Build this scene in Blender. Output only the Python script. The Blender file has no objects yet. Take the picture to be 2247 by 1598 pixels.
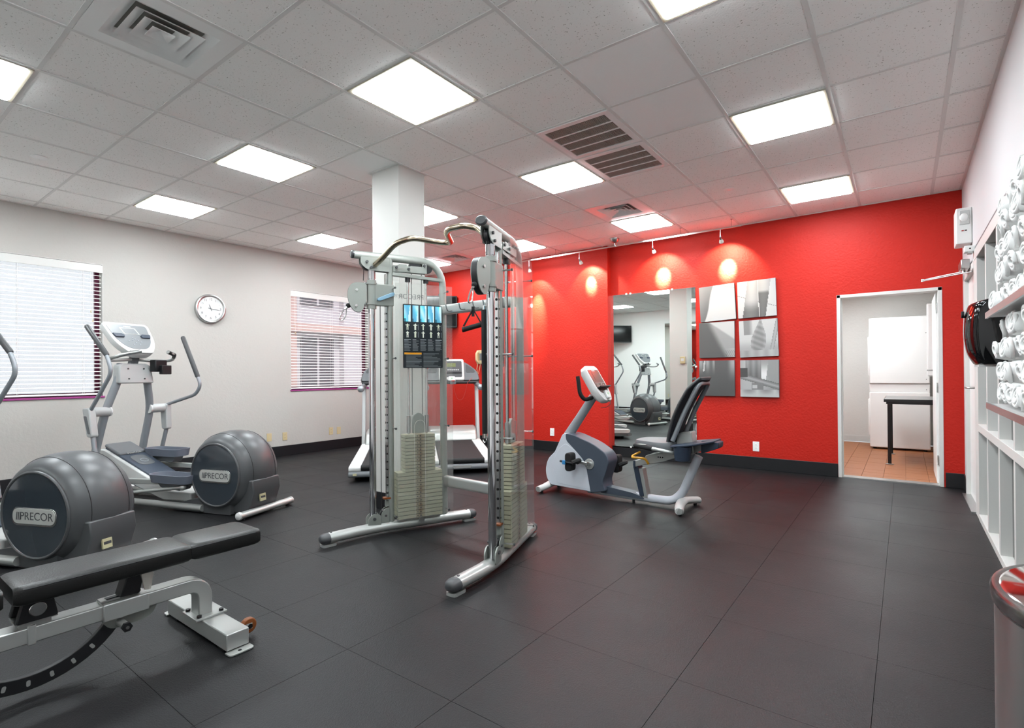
import bpy, bmesh, math, random
from math import sin, cos, pi, radians, sqrt, atan2
from mathutils import Vector, Matrix
random.seed(7)
SC = bpy.context.scene
COL = SC.collection

# ------------------------------------------------------------------ camera
CAMH = 1.18
YAW, PITCH, ROLL, FOC = -0.6417, 0.004, -0.008, 1153.06
def _cam():
    f0 = Vector((sin(YAW), cos(YAW), 0)); r0 = Vector((cos(YAW), -sin(YAW), 0)); u0 = Vector((0, 0, 1))
    f = cos(PITCH)*f0 + sin(PITCH)*u0; u = cos(PITCH)*u0 - sin(PITCH)*f0
    r = cos(ROLL)*r0 + sin(ROLL)*u; u2 = cos(ROLL)*u - sin(ROLL)*r0
    cd = bpy.data.cameras.new('camera'); cd.sensor_width = 36; cd.lens = FOC*36/2247
    cd.shift_y = 16.47/2247; cd.clip_start = 0.02
    o = bpy.data.objects.new('camera', cd); COL.objects.link(o)
    m = Matrix((r, u2, -f)).transposed().to_4x4(); m.translation = (0, 0, CAMH)
    o.matrix_world = m
    SC.camera = o
_cam()
# ------------------------------------------------------------------ world, light, exposure
PANEL_W = 17.0          # emission of the ceiling light panels
SKY_W = 0.42
EXPO = 1.28
def _world():
    w = bpy.data.worlds.new('sky'); SC.world = w; w.use_nodes = True
    b = w.node_tree.nodes['Background']
    b.inputs[0].default_value = (0.90, 0.95, 1.0, 1); b.inputs[1].default_value = SKY_W
_world()
_sl = bpy.data.lights.new('sun', 'SUN'); _sl.energy = 1.8; _sl.angle = .01; _sl.color = (1, .96, .9)
_so = bpy.data.objects.new('sun', _sl); COL.objects.link(_so); _so.rotation_euler = Vector((-.55, .25, -.8)).to_track_quat('-Z', 'Y').to_euler()
vs = SC.view_settings
vs.view_transform = 'Standard'; vs.look = 'None'; vs.gamma = 1.0; vs.use_curve_mapping = False
vs.exposure = EXPO
# ------------------------------------------------------------------ materials
def lin(c):
    if isinstance(c, str):
        c = [int(c[i:i+2], 16)/255 for i in (0, 2, 4)]
        c = [x/12.92 if x <= .04045 else ((x+.055)/1.055)**2.4 for x in c]
    return tuple(c[:3])+(1.0,)
MATS = {}
ALB = .75            # overall albedo scale of painted and plastic surfaces
KEEP = {'tbar', 'wall_near', 'gloss_white', 'ceil_tile', 'ceil_tile_plain', 'print', 'print_gloss', 'window_glass', 'slat'}
def mat(name, col, rough=.5, metal=0, spec=.5, var=0, vscale=6, bump=0, bscale=60, aniso=None, coat=0, trans=0, alpha=1, emit=0, ior=1.45):
    m = bpy.data.materials.new(name); m.use_nodes = True; MATS[name] = m
    nt = m.node_tree; b = nt.nodes['Principled BSDF']
    c = lin(col)
    if metal < 1 and name not in KEEP: c = tuple(x*ALB for x in c[:3])+(1,)
    b.inputs['Base Color'].default_value = c
    b.inputs['Roughness'].default_value = rough; b.inputs['Metallic'].default_value = metal
    b.inputs['Specular IOR Level'].default_value = spec; b.inputs['IOR'].default_value = ior
    if coat: b.inputs['Coat Weight'].default_value = coat; b.inputs['Coat Roughness'].default_value = .08
    if trans: b.inputs['Transmission Weight'].default_value = trans
    if alpha < 1: b.inputs['Alpha'].default_value = alpha
    if emit:
        b.inputs['Emission Color'].default_value = c; b.inputs['Emission Strength'].default_value = emit
    if var or bump:
        tc = nt.nodes.new('ShaderNodeTexCoord')
    if var:
        n = nt.nodes.new('ShaderNodeTexNoise'); n.inputs['Scale'].default_value = vscale; n.inputs['Detail'].default_value = 5
        nt.links.new(tc.outputs['Object'], n.inputs['Vector'])
        mx = nt.nodes.new('ShaderNodeMix'); mx.data_type = 'RGBA'
        mx.inputs['A'].default_value = tuple(x*(1-var) for x in c[:3])+(1,); mx.inputs['B'].default_value = tuple(min(1, x*(1+var)) for x in c[:3])+(1,)
        nt.links.new(n.outputs['Fac'], mx.inputs['Factor']); nt.links.new(mx.outputs['Result'], b.inputs['Base Color'])
    if bump:
        n2 = nt.nodes.new('ShaderNodeTexNoise'); n2.inputs['Scale'].default_value = bscale; n2.inputs['Detail'].default_value = 3
        nt.links.new(tc.outputs['Object'], n2.inputs['Vector'])
        bp = nt.nodes.new('ShaderNodeBump'); bp.inputs['Strength'].default_value = bump; bp.inputs['Distance'].default_value = .01
        nt.links.new(n2.outputs['Fac'], bp.inputs['Height']); nt.links.new(bp.outputs['Normal'], b.inputs['Normal'])
    return m
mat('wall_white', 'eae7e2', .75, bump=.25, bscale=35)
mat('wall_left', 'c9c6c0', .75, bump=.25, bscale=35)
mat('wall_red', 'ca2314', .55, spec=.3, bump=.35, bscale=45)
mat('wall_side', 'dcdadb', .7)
mat('wall_near', 'f6f5f3', .8)
mat('pillar', 'd2d0cb', .7)
mat('tbar', 'dddcd9', .7)
mat('panel_frame', 'c9bfa8', .5)
mat('trim_white', 'e6e5e1', .45)
mat('black_base', '1c1c1f', .4, bump=.1, bscale=20)
mat('magenta', 'a8408a', .45)
mat('dark_magenta', '6d1240', .5)
mat('slat', 'f0edec', .4)
mat('steel', 'c8c9c8', .18, 1)
mat('brushed', 'b9bab9', .3, 1)
mat('chrome', 'd5d6d8', .08, 1)
mat('chrome_worn', 'b9ab94', .22, 1, var=.35, vscale=14)
mat('silver_paint', '9ea29c', .38, .35, var=.05)
mat('silver_light', 'c2c4c1', .33, .55)
mat('badge', 'd9d9d4', .3, .3)
mat('shell_silver', 'c2c4c3', .4, .1)
mat('grey_paint', 'a0a5aa', .38, .35)
mat('grey_blue', '49525f', .42)
mat('bike_grey', 'd6dbe4', .45)
mat('white_plastic', 'dededc', .4)
mat('dark_plastic', '4b4c4e', .42)
mat('drum', '535456', .36)
mat('navy', '2e3a4c', .45)
mat('console_grey', '83878a', .35)
mat('console_brown', '5f4a46', .18)
mat('mid_plastic', '6c6f72', .45)
mat('pedal_plastic', '6e7480', .5)
mat('black_plastic', '17171a', .45)
mat('black_rubber', '141415', .75)
mat('black_gloss', '0a0a0c', .06)
mat('disc_gloss', '3a4148', .05, coat=.6)
mat('screen_dark', '070809', .09)
mat('leather', '1b1b1a', .33, bump=.12, bscale=180)
mat('plate', 'b3b199', .55, var=.1, vscale=9)
mat('rust', '6b4218', .8, var=.4, vscale=40)
mat('hole', '050505', .9)
mat('yellow', 'e0a21c', .4)
mat('orange_print', 'e09a22', .5)
mat('cyan_print', '5ab6d4', .4)
mat('ivory', 'd9c69a', .45)
mat('towel', 'f4f4f2', .95, bump=.10, bscale=60)
mat('shelf_grey', 'c0bfbe', .4)
mat('urethane', '8a4d24', .4)
mat('wire', '2a2a2a', .5)
mat('red_cord', 'b03028', .5)
mat('stainless', 'b4b4b2', .2, 1)
mat('stainless_v', 'c4c4c2', .28, 1); MATS['stainless_v'].node_tree.nodes['Principled BSDF'].inputs['Anisotropic'].default_value = .9; MATS['stainless_v'].node_tree.nodes['Principled BSDF'].inputs['Anisotropic Rotation'].default_value = .25
mat('lid_steel', 'c9c7c5', .07, 1)
mat('gloss_white', 'e8e8e6', .3)
mat('table_top', '8a8a88', .3)
mat('leaf_green', '4b7a3c', .8, var=.4)
mat('facade', 'cfc9d4', .8)
mat('facade_dark', '57535f', .5)
mat('facade_pink', 'd9b4b0', .8)
mat('ground_out', 'c9cbbd', .9, var=.2)
mat('grille_dark', '6a6058', .7)
mat('grille_fin', 'b9aea4', .6)
mat('duct_grey', '8f8c86', .7)
mat('mesh_fabric', '22222a', .8)
mat('olive_screen', '6e7440', .3)
mat('orange_tile', 'a9683e', .45, var=.18, vscale=12)
mat('grout', '8c6a52', .9)
mat('sticker', 'cfc7a0', .5)
mat('green_led', '8fd6a0', .4)
mat('blue_buckle', '3f93cf', .35)
mat('pale_blue', '8fb7cf', .35)
mat('frost', 'e6e2d8', .35)
mat('dark_pane', '1a1814', .08)  # glass coloured dark to stand for the unlit room behind it
mat('window_glass', 'f4f8fa', .02, alpha=.10)
def emission(name, col, s):
    m = bpy.data.materials.new(name); m.use_nodes = True; nt = m.node_tree; MATS[name] = m
    nt.nodes.remove(nt.nodes['Principled BSDF'])
    e = nt.nodes.new('ShaderNodeEmission'); e.inputs[0].default_value = lin(col); e.inputs[1].default_value = s
    nt.links.new(e.outputs[0], nt.nodes['Material Output'].inputs[0]); return m
emission('panel_light', 'f3fbff', PANEL_W)
emission('bulb', 'fff3dc', 14)
def mirror_mat():
    m = mat('mirror', 'eaf2ee', .004, 1)
mirror_mat()
def tile_mat(name, col, speck, dens):
    m = mat(name, col, .85); nt = m.node_tree; b = nt.nodes['Principled BSDF']
    g = nt.nodes.new('ShaderNodeNewGeometry')
    v = nt.nodes.new('ShaderNodeTexNoise'); v.inputs['Scale'].default_value = 95; v.inputs['Detail'].default_value = 2
    nt.links.new(g.outputs['Position'], v.inputs['Vector'])
    r = nt.nodes.new('ShaderNodeValToRGB'); r.color_ramp.elements[0].position = dens; r.color_ramp.elements[1].position = dens+.035
    r.color_ramp.elements[0].color = lin(speck); r.color_ramp.elements[1].color = lin(col)
    nt.links.new(v.outputs['Fac'], r.inputs[0]); nt.links.new(r.outputs[0], b.inputs['Base Color'])
    bp = nt.nodes.new('ShaderNodeBump'); bp.inputs['Strength'].default_value = .3; bp.inputs['Distance'].default_value = .004
    nt.links.new(v.outputs['Fac'], bp.inputs['Height']); nt.links.new(bp.outputs['Normal'], b.inputs['Normal'])
tile_mat('ceil_tile', 'f4f3f0', 'b5b3ac', .30)
tile_mat('ceil_tile_plain', 'f4f3f1', 'f4f3f1', .2)
def floor_mat():
    m = mat('rubber', '454447', .5, spec=.28); nt = m.node_tree; b = nt.nodes['Principled BSDF']
    g = nt.nodes.new('ShaderNodeNewGeometry')
    v = nt.nodes.new('ShaderNodeTexVoronoi'); v.inputs['Scale'].default_value = 190
    nt.links.new(g.outputs['Position'], v.inputs['Vector'])
    r = nt.nodes.new('ShaderNodeValToRGB'); e = r.color_ramp.elements
    e[0].position = 0; e[0].color = lin('171719'); e[1].position = 1; e[1].color = lin('2b2827')
    x = r.color_ramp.elements.new(.93); x.color = lin('1d1c1d')
    nt.links.new(v.outputs['Color'], r.inputs[0])
    n = nt.nodes.new('ShaderNodeTexNoise'); n.inputs['Scale'].default_value = 1.6; n.inputs['Detail'].default_value = 6
    nt.links.new(g.outputs['Position'], n.inputs['Vector'])
    mx = nt.nodes.new('ShaderNodeMix'); mx.data_type = 'RGBA'; mx.blend_type = 'MULTIPLY'; mx.inputs['Factor'].default_value = .5
    r2 = nt.nodes.new('ShaderNodeValToRGB'); r2.color_ramp.elements[0].position = .35; r2.color_ramp.elements[0].color = (.55, .55, .55, 1); r2.color_ramp.elements[1].position = .65
    nt.links.new(n.outputs['Fac'], r2.inputs[0])
    nt.links.new(r.outputs[0], mx.inputs['A']); nt.links.new(r2.outputs[0], mx.inputs['B'])
    nt.links.new(mx.outputs['Result'], b.inputs['Base Color'])
    mr = nt.nodes.new('ShaderNodeMapRange'); mr.inputs['To Min'].default_value = .36; mr.inputs['To Max'].default_value = .58
    nt.links.new(n.outputs['Fac'], mr.inputs['Value']); nt.links.new(mr.outputs[0], b.inputs['Roughness'])
    bp = nt.nodes.new('ShaderNodeBump'); bp.inputs['Strength'].default_value = .25; bp.inputs['Distance'].default_value = .003
    nt.links.new(v.outputs['Distance'], bp.inputs['Height']); nt.links.new(bp.outputs['Normal'], b.inputs['Normal'])
floor_mat()
def attr_mat(name, rough=.4):
    m = mat(name, 'ffffff', rough); nt = m.node_tree
    a = nt.nodes.new('ShaderNodeVertexColor'); a.layer_name = 'print'
    nt.links.new(a.outputs[0], nt.nodes['Principled BSDF'].inputs['Base Color'])
attr_mat('print'); attr_mat('print_gloss', .25)
def stain_mat():
    m = MATS['plate']; nt = m.node_tree; b = nt.nodes['Principled BSDF']
    src = b.inputs['Base Color'].links[0].from_socket
    tc = nt.nodes.new('ShaderNodeTexCoord'); sp = nt.nodes.new('ShaderNodeSeparateXYZ'); nt.links.new(tc.outputs['Object'], sp.inputs[0])
    ab = nt.nodes.new('ShaderNodeMath'); ab.operation = 'ABSOLUTE'; nt.links.new(sp.outputs[0], ab.inputs[0])
    g = nt.nodes.new('ShaderNodeNewGeometry'); n = nt.nodes.new('ShaderNodeTexNoise'); n.inputs['Scale'].default_value = 13; n.inputs['Detail'].default_value = 5; nt.links.new(g.outputs['Position'], n.inputs['Vector'])
    mr = nt.nodes.new('ShaderNodeMapRange'); mr.inputs['From Min'].default_value = 0; mr.inputs['From Max'].default_value = .055; mr.inputs['To Min'].default_value = 1.6; mr.inputs['To Max'].default_value = 0
    nt.links.new(ab.outputs[0], mr.inputs['Value'])
    mu = nt.nodes.new('ShaderNodeMath'); mu.operation = 'MULTIPLY'; nt.links.new(mr.outputs[0], mu.inputs[0]); nt.links.new(n.outputs['Fac'], mu.inputs[1])
    mx = nt.nodes.new('ShaderNodeMix'); mx.data_type = 'RGBA'; mx.inputs['B'].default_value = lin('6b4a16')
    nt.links.new(src, mx.inputs['A']); nt.links.new(mu.outputs[0], mx.inputs['Factor']); nt.links.new(mx.outputs['Result'], b.inputs['Base Color'])
stain_mat()
def thin_sheet(name, haze, tint):
    m = bpy.data.materials.new(name); m.use_nodes = True; nt = m.node_tree; MATS[name] = m; nt.nodes.remove(nt.nodes['Principled BSDF'])
    tr = nt.nodes.new('ShaderNodeBsdfTransparent'); tr.inputs[0].default_value = lin(tint)
    df = nt.nodes.new('ShaderNodeBsdfDiffuse'); df.inputs[0].default_value = (.8, .8, .79, 1)
    gl = nt.nodes.new('ShaderNodeBsdfGlossy'); gl.inputs['Roughness'].default_value = .03
    lw = nt.nodes.new('ShaderNodeLayerWeight'); pw = nt.nodes.new('ShaderNodeMath'); pw.operation = 'POWER'; pw.inputs[1].default_value = 4.0
    nt.links.new(lw.outputs['Facing'], pw.inputs[0]); fr = nt.nodes.new('ShaderNodeMath'); fr.operation = 'MULTIPLY_ADD'; fr.inputs[1].default_value = .8; fr.inputs[2].default_value = .04
    nt.links.new(pw.outputs[0], fr.inputs[0])
    m1 = nt.nodes.new('ShaderNodeMixShader'); m1.inputs[0].default_value = haze; nt.links.new(tr.outputs[0], m1.inputs[1]); nt.links.new(df.outputs[0], m1.inputs[2])
    m2 = nt.nodes.new('ShaderNodeMixShader'); nt.links.new(fr.outputs[0], m2.inputs[0]); nt.links.new(m1.outputs[0], m2.inputs[1]); nt.links.new(gl.outputs[0], m2.inputs[2])
    nt.links.new(m2.outputs[0], nt.nodes['Material Output'].inputs[0])
thin_sheet('acrylic', .05, 'fcfdfc')
def M_(m): return MATS[m] if isinstance(m, str) else m

# ------------------------------------------------------------------ mesh helpers
def Rz(a): return Matrix.Rotation(a, 3, 'Z')
def Rx(a): return Matrix.Rotation(a, 3, 'X')
def Ry(a): return Matrix.Rotation(a, 3, 'Y')
def fillet(pts, rad, k=5):
    """round the inner corners of a polyline"""
    P = [Vector(p) for p in pts]; out = [P[0]]
    for i in range(1, len(P)-1):
        a, b, c = P[i-1], P[i], P[i+1]
        r = rad[i-1] if isinstance(rad, (list, tuple)) else rad
        d1 = (a-b); d2 = (c-b); r = min(r, d1.length*.48, d2.length*.48)
        p = b+d1.normalized()*r; q = b+d2.normalized()*r
        for j in range(k+1):
            t = j/k; out.append((1-t)**2*p+2*t*(1-t)*b+t*t*q)
    out.append(P[-1]); return out
def roundpoly(pts, rad, k=4):
    """round the corners of a closed 2-D polygon"""
    n = len(pts); out = []
    for i in range(n):
        a, b, c = Vector(pts[i-1]), Vector(pts[i]), Vector(pts[(i+1) % n])
        r = rad[i] if isinstance(rad, (list, tuple)) else rad
        d1 = a-b; d2 = c-b; r = min(r, d1.length*.49, d2.length*.49)
        if r <= 0: out.append(tuple(b)); continue
        p = b+d1.normalized()*r; q = b+d2.normalized()*r
        for j in range(k+1):
            t = j/k; v = (1-t)**2*p+2*t*(1-t)*b+t*t*q; out.append((v.x, v.y))
    return out
XZ = lambda u, v, w: (u, w, v)     # polygon in x-z, extruded along y
YZ = lambda u, v, w: (w, u, v)
XY = lambda u, v, w: (u, v, w)
class MB:
    def __init__(s): s.v = []; s.f = []
    def add(s, vs, fs):
        b = len(s.v); s.v += [tuple(v) for v in vs]; s.f += [tuple(b+i for i in f) for f in fs]; return s
    def box(s, c, d, R=None):
        c = Vector(c); h = [x/2 for x in d]; vs = []
        for x in (-1, 1):
            for y in (-1, 1):
                for z in (-1, 1):
                    p = Vector((x*h[0], y*h[1], z*h[2])); vs.append(c+(R @ p if R else p))
        return s.add(vs, [(0, 1, 3, 2), (4, 6, 7, 5), (0, 4, 5, 1), (2, 3, 7, 6), (0, 2, 6, 4), (1, 5, 7, 3)])
    def bb(s, x0, x1, y0, y1, z0, z1):
        return s.box(((x0+x1)/2, (y0+y1)/2, (z0+z1)/2), (abs(x1-x0), abs(y1-y0), abs(z1-z0)))
    def beam(s, p, q, w, h, up=(0, 0, 1)):
        p, q, up = Vector(p), Vector(q), Vector(up); d = (q-p).normalized()
        x = d.cross(up).normalized(); u = x.cross(d)
        vs = [o+x*a*w/2+u*b*h/2 for o in (p, q) for a, b in ((-1, -1), (1, -1), (1, 1), (-1, 1))]
        return s.add(vs, [(3, 2, 1, 0), (4, 5, 6, 7), (0, 1, 5, 4), (1, 2, 6, 5), (2, 3, 7, 6), (3, 0, 4, 7)])
    def tube(s, pts, r, n=10, cap=True, closed=False, up=None, ry=None):
        P = [Vector(p) for p in pts]; m = len(P)
        T = []
        for i in range(m):
            if closed: t = P[(i+1) % m]-P[i-1]
            else: t = P[min(i+1, m-1)]-P[max(i-1, 0)]
            T.append(t.normalized())
        u = Vector(up) if up else (Vector((0, 0, 1)) if abs(T[0].z) < .9 else Vector((1, 0, 0)))
        N = (u-T[0]*u.dot(T[0])).normalized(); b = len(s.v)
        for i in range(m):
            if up: N = (u-T[i]*u.dot(T[i])).normalized()
            else: N = (N-T[i]*N.dot(T[i])).normalized()
            B = T[i].cross(N); ri = r[i] if isinstance(r, (list, tuple)) else r
            rz = ri if ry is None else ry
            for k in range(n):
                a = 2*pi*k/n; s.v.append(tuple(P[i]+B*cos(a)*ri+N*sin(a)*rz))
        for i in range(m if closed else m-1):
            j = (i+1) % m
            for k in range(n):
                l = (k+1) % n; s.f.append((b+i*n+k, b+i*n+l, b+j*n+l, b+j*n+k))
        if cap and not closed:
            s.f.append(tuple(b+k for k in reversed(range(n)))); s.f.append(tuple(b+(m-1)*n+k for k in range(n)))
        return s
    def cyl(s, p, q, r, n=16, r2=None): return s.tube([p, q], [r, r if r2 is None else r2], n)
    def lathe(s, prof, o, ax, n=24, cap=True):
        """prof: (t along axis, radius)"""
        o = Vector(o); ax = Vector(ax).normalized(); u = Vector((0, 0, 1)) if abs(ax.z) < .9 else Vector((1, 0, 0))
        N = (u-ax*u.dot(ax)).normalized(); B = ax.cross(N); b = len(s.v)
        for t, r in prof:
            for k in range(n):
                a = 2*pi*k/n; s.v.append(tuple(o+ax*t+B*cos(a)*r+N*sin(a)*r))
        m = len(prof)
        for i in range(m-1):
            for k in range(n):
                l = (k+1) % n; s.f.append((b+i*n+k, b+i*n+l, b+(i+1)*n+l, b+(i+1)*n+k))
        if cap:
            s.f.append(tuple(b+k for k in reversed(range(n)))); s.f.append(tuple(b+(m-1)*n+k for k in range(n)))
        return s
    def prism(s, poly, fn, w0, w1):
        n = len(poly); a = sum(poly[i][0]*poly[(i+1) % n][1]-poly[(i+1) % n][0]*poly[i][1] for i in range(n))
        b = len(s.v); s.v += [fn(u, v, w0) for u, v in poly]+[fn(u, v, w1) for u, v in poly]
        s.f.append(tuple(b+i for i in reversed(range(n)))); s.f.append(tuple(b+n+i for i in range(n)))
        for i in range(n):
            j = (i+1) % n; s.f.append((b+i, b+j, b+n+j, b+n+i))
        return s
    def loft(s, rings, cap=True, closed=True):
        n = len(rings[0]); b = len(s.v)
        for r in rings: s.v += [tuple(p) for p in r]
        for i in range(len(rings)-1):
            for k in range(n if closed else n-1):
                l = (k+1) % n; s.f.append((b+i*n+k, b+i*n+l, b+(i+1)*n+l, b+(i+1)*n+k))
        if cap:
            s.f.append(tuple(b+k for k in reversed(range(n)))); s.f.append(tuple(b+(len(rings)-1)*n+k for k in range(n)))
        return s
    def ball(s, c, r, n=12, m=8, sc=(1, 1, 1)):
        rings = []
        for i in range(1, m):
            a = pi*i/m-pi/2
            rings.append([(c[0]+r*sc[0]*cos(a)*cos(2*pi*k/n), c[1]+r*sc[1]*cos(a)*sin(2*pi*k/n), c[2]+r*sc[2]*sin(a)) for k in range(n)])
        return s.loft(rings)
    def mesh(s, name):
        me = bpy.data.meshes.new(name); me.from_pydata(s.v, [], s.f)
        bm = bmesh.new(); bm.from_mesh(me); bmesh.ops.recalc_face_normals(bm, faces=bm.faces); bm.to_mesh(me); bm.free()
        return me
    def build(s, name, m, parent=None, bevel=0, ang=38, loc=None, rot=None, seg=2, sub=0):
        me = s.mesh(name); me.materials.append(M_(m))
        me.polygons.foreach_set('use_smooth', [True]*len(me.polygons))
        try: me.set_sharp_from_angle(angle=radians(ang))
        except Exception: pass
        o = bpy.data.objects.new(name, me); COL.objects.link(o)
        if parent: o.parent = parent
        if loc: o.location = loc
        if rot: o.rotation_euler = rot
        if bevel:
            b = o.modifiers.new('bevel', 'BEVEL'); b.width = bevel; b.segments = seg; b.limit_method = 'ANGLE'; b.angle_limit = radians(40)
        if sub:
            d = o.modifiers.new('sub', 'SUBSURF'); d.levels = sub; d.render_levels = sub
        return o
def tag(o, label, cat, group=None, kind=None):
    o['label'] = label; o['category'] = cat
    if group: o['group'] = group
    if kind: o['kind'] = kind
    return o
def thing(name, label, cat, loc=(0, 0, 0), rz=0, group=None, kind=None):
    o = bpy.data.objects.new(name, None); COL.objects.link(o); o.empty_display_size = .1
    o.location = loc; o.rotation_euler = (0, 0, rz)
    return tag(o, label, cat, group, kind)
def dup(o, parent=None, loc=None, rz=None, label=None, group=None):
    c = o.copy(); COL.objects.link(c); c.parent = parent
    if loc is not None: c.location = loc
    if rz is not None: c.rotation_euler = (0, 0, rz)
    if label: c['label'] = label
    if group: c['group'] = group
    for ch in list(o.children): dup(ch, c)
    return c
def text(name, s, size, m, parent, loc, R, ext=.001, align='CENTER', shear=0, sx=1):
    cu = bpy.data.curves.new('txt', 'FONT'); cu.body = s; cu.size = size; cu.extrude = ext; cu.align_x = align; cu.align_y = 'CENTER'; cu.shear = shear
    t = bpy.data.objects.new('txt', cu); COL.objects.link(t)
    dg = bpy.context.evaluated_depsgraph_get(); dg.update()
    me = bpy.data.meshes.new_from_object(t.evaluated_get(dg)); bpy.data.objects.remove(t); bpy.data.curves.remove(cu)
    me.name = name; me.materials.clear(); me.materials.append(M_(m))
    o = bpy.data.objects.new(name, me); COL.objects.link(o); o.parent = parent
    mm = R.to_4x4(); mm.translation = loc
    o.matrix_local = mm @ Matrix.Diagonal((sx, 1, 1, 1)); return o
def printed(name, w, h, nx, ny, fn, parent, loc, R, m='print'):
    """a flat printed sheet: u to the right, v up; colours come from fn(u, v)"""
    vs = [((i/nx-.5)*w, (j/ny-.5)*h, 0) for j in range(ny+1) for i in range(nx+1)]
    fs = [(j*(nx+1)+i, j*(nx+1)+i+1, (j+1)*(nx+1)+i+1, (j+1)*(nx+1)+i) for j in range(ny) for i in range(nx)]
    me = bpy.data.meshes.new(name); me.from_pydata(vs, [], fs); me.materials.append(M_(m))
    ca = me.color_attributes.new('print', 'FLOAT_COLOR', 'CORNER'); dat = []
    for j in range(ny):
        for i in range(nx):
            c = fn((i+.5)/nx, (j+.5)/ny)
            if not isinstance(c, str) and not hasattr(c, '__len__'): c = (c, c, c)
            c = lin(c) if isinstance(c, str) else tuple((x/12.92 if x <= .04045 else ((x+.055)/1.055)**2.4) for x in c)+(1.0,)
            dat += list(c)*4
    ca.data.foreach_set('color', dat)
    o = bpy.data.objects.new(name, me); COL.objects.link(o); o.parent = parent
    mm = R.to_4x4(); mm.translation = loc; o.matrix_local = mm; return o
def struct(o, label, cat):
    return tag(o, label, cat, kind='structure')
def frame(x, y):   # rotation matrix from two axes (columns x, y, x^y)
    x = Vector(x).normalized(); y = Vector(y); z = x.cross(y).normalized(); y = z.cross(x)
    return Matrix((x, y, z)).transposed()
# ================================================================== the room
XL, XR, YF, YN, ZC = -7.30, .47, 6.85, -1.10, 2.971
YB = 6.75; XJ = -3.35            # the far wall's bump-out left of the jog
GX0, GY0, GS = -2.8134, 1.4129, .61
# ---- floor of square rubber tiles
o = MB().bb(XL-.1, XR+.1, YN-.1, YF+.12, -.06, -.012).build('floor', 'black_rubber')
FLOOR = struct(o, 'charcoal speckled rubber tile floor of the gym', 'floor')
xs = [XL]+[x for x in [-.10+.61*k for k in range(-14, 3)] if XL+.03 < x < XR-.03]+[XR]
ys = [YN]+[y for y in [1.385+.61*k for k in range(-6, 12)] if YN+.03 < y < YF-.03]+[YF]
tcache = {}
for i in range(len(xs)-1):
    for j in range(len(ys)-1):
        w = round(xs[i+1]-xs[i], 4); h = round(ys[j+1]-ys[j], 4)
        if (w, h) not in tcache:
            me = MB().bb(-w/2+.0009, w/2-.0009, -h/2+.0009, h/2-.0009, -.012, 0).mesh('floor_tile'); me.materials.append(M_('rubber')); tcache[(w, h)] = me
        t = bpy.data.objects.new('floor_tile', tcache[(w, h)]); COL.objects.link(t); t.parent = FLOOR
        t.location = ((xs[i]+xs[i+1])/2, (ys[j]+ys[j+1])/2, 0)
# ---- walls
W1 = (.57, 2.005, .965, 2.455)     # window 1: y0 y1 z0 z1
W2 = (4.285, 5.72, .965, 2.455)
m = MB(); T = .16
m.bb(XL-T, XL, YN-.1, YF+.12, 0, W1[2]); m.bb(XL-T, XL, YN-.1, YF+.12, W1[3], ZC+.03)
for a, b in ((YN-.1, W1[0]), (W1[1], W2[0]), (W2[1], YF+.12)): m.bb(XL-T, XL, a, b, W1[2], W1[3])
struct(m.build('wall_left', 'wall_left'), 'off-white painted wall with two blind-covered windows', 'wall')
DX0, DX1, DZ = -.60, .31, 2.022
m = MB().prism([(XL, 0), (DX0, 0), (DX0, DZ), (DX1, DZ), (DX1, 0), (XR+.1, 0), (XR+.1, ZC+.03), (XL, ZC+.03)], XZ, YF, YF+.12)
m.bb(XL, XJ, YB, YF+.001, 0, ZC+.03)
struct(m.build('wall_far', 'wall_red'), 'bright red accent wall with the mirror and the laundry doorway', 'wall')
m = MB(); D2 = (5.73, 6.57, 2.04); GZ = 2.11; GY = 2.62
m.bb(XR, XR+.12, YN-.1, YF, GZ+.05, ZC+.03); m.bb(XR, XR+.12, YN-.1, GY, 0, GZ+.05); m.bb(XR, XR+.12, D2[1], YF, 0, GZ+.05)
m.bb(XR, XR+.12, D2[0], D2[1], D2[2], GZ+.05)
struct(m.build('wall_right', 'wall_side'), 'white painted side wall above the glazed screen', 'wall')
m = MB(); m.bb(XL-.1, XR+.12, YN-.12, YN, 0, ZC+.03)
struct(m.build('wall_near', 'wall_near'), 'white wall seen only in the mirror, behind the cross trainers', 'wall')
# ---- ceiling: slab, T-bar grid, lay-in tiles
o = MB().bb(XL-.1, XR+.1, YN-.1, YF+.12, ZC+.035, ZC+.06).build('ceiling', 'tbar')
CEIL = struct(o, 'suspended ceiling of speckled white square tiles', 'ceiling')
LIGHTS = [(i, j) for i in (-6, -3, 0, 3) for j in (-2, 1, 4, 7)]
VENTS = {(-1, -1): 'd', (0, 6): 'd', (-5, 7): 'd', (1, 3): 'g', (1, 4): 'g'}
PLAIN = {(2, 2), (2, 3), (-2, 2), (0, 5), (-1, 3)}
gx = [XL]+[GX0+GS*i for i in range(-8, 7) if XL+.03 < GX0+GS*i < XR-.03]+[XR]
gy = [YN]+[GY0+GS*j for j in range(-6, 11) if YN+.03 < GY0+GS*j < YF-.03]+[YF]
for x in gx[1:-1]: MB().bb(x-.0125, x+.0125, YN, YF, ZC, ZC+.034).build('grid_bar', 'tbar', CEIL)
for y in gy[1:-1]: MB().bb(XL, XR, y-.0105, y+.0105, ZC+.0015, ZC+.034).build('grid_bar', 'tbar', CEIL)
MB().bb(XL, XL+.02, YN, YF, ZC, ZC+.034).build('wall_angle', 'tbar', CEIL)
MB().bb(XR-.02, XR, YN, YF, ZC, ZC+.034).build('wall_angle', 'tbar', CEIL)
MB().bb(XL, XR, YF-.02, YF, ZC, ZC+.034).build('wall_angle', 'tbar', CEIL)
ccache = {}
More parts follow.
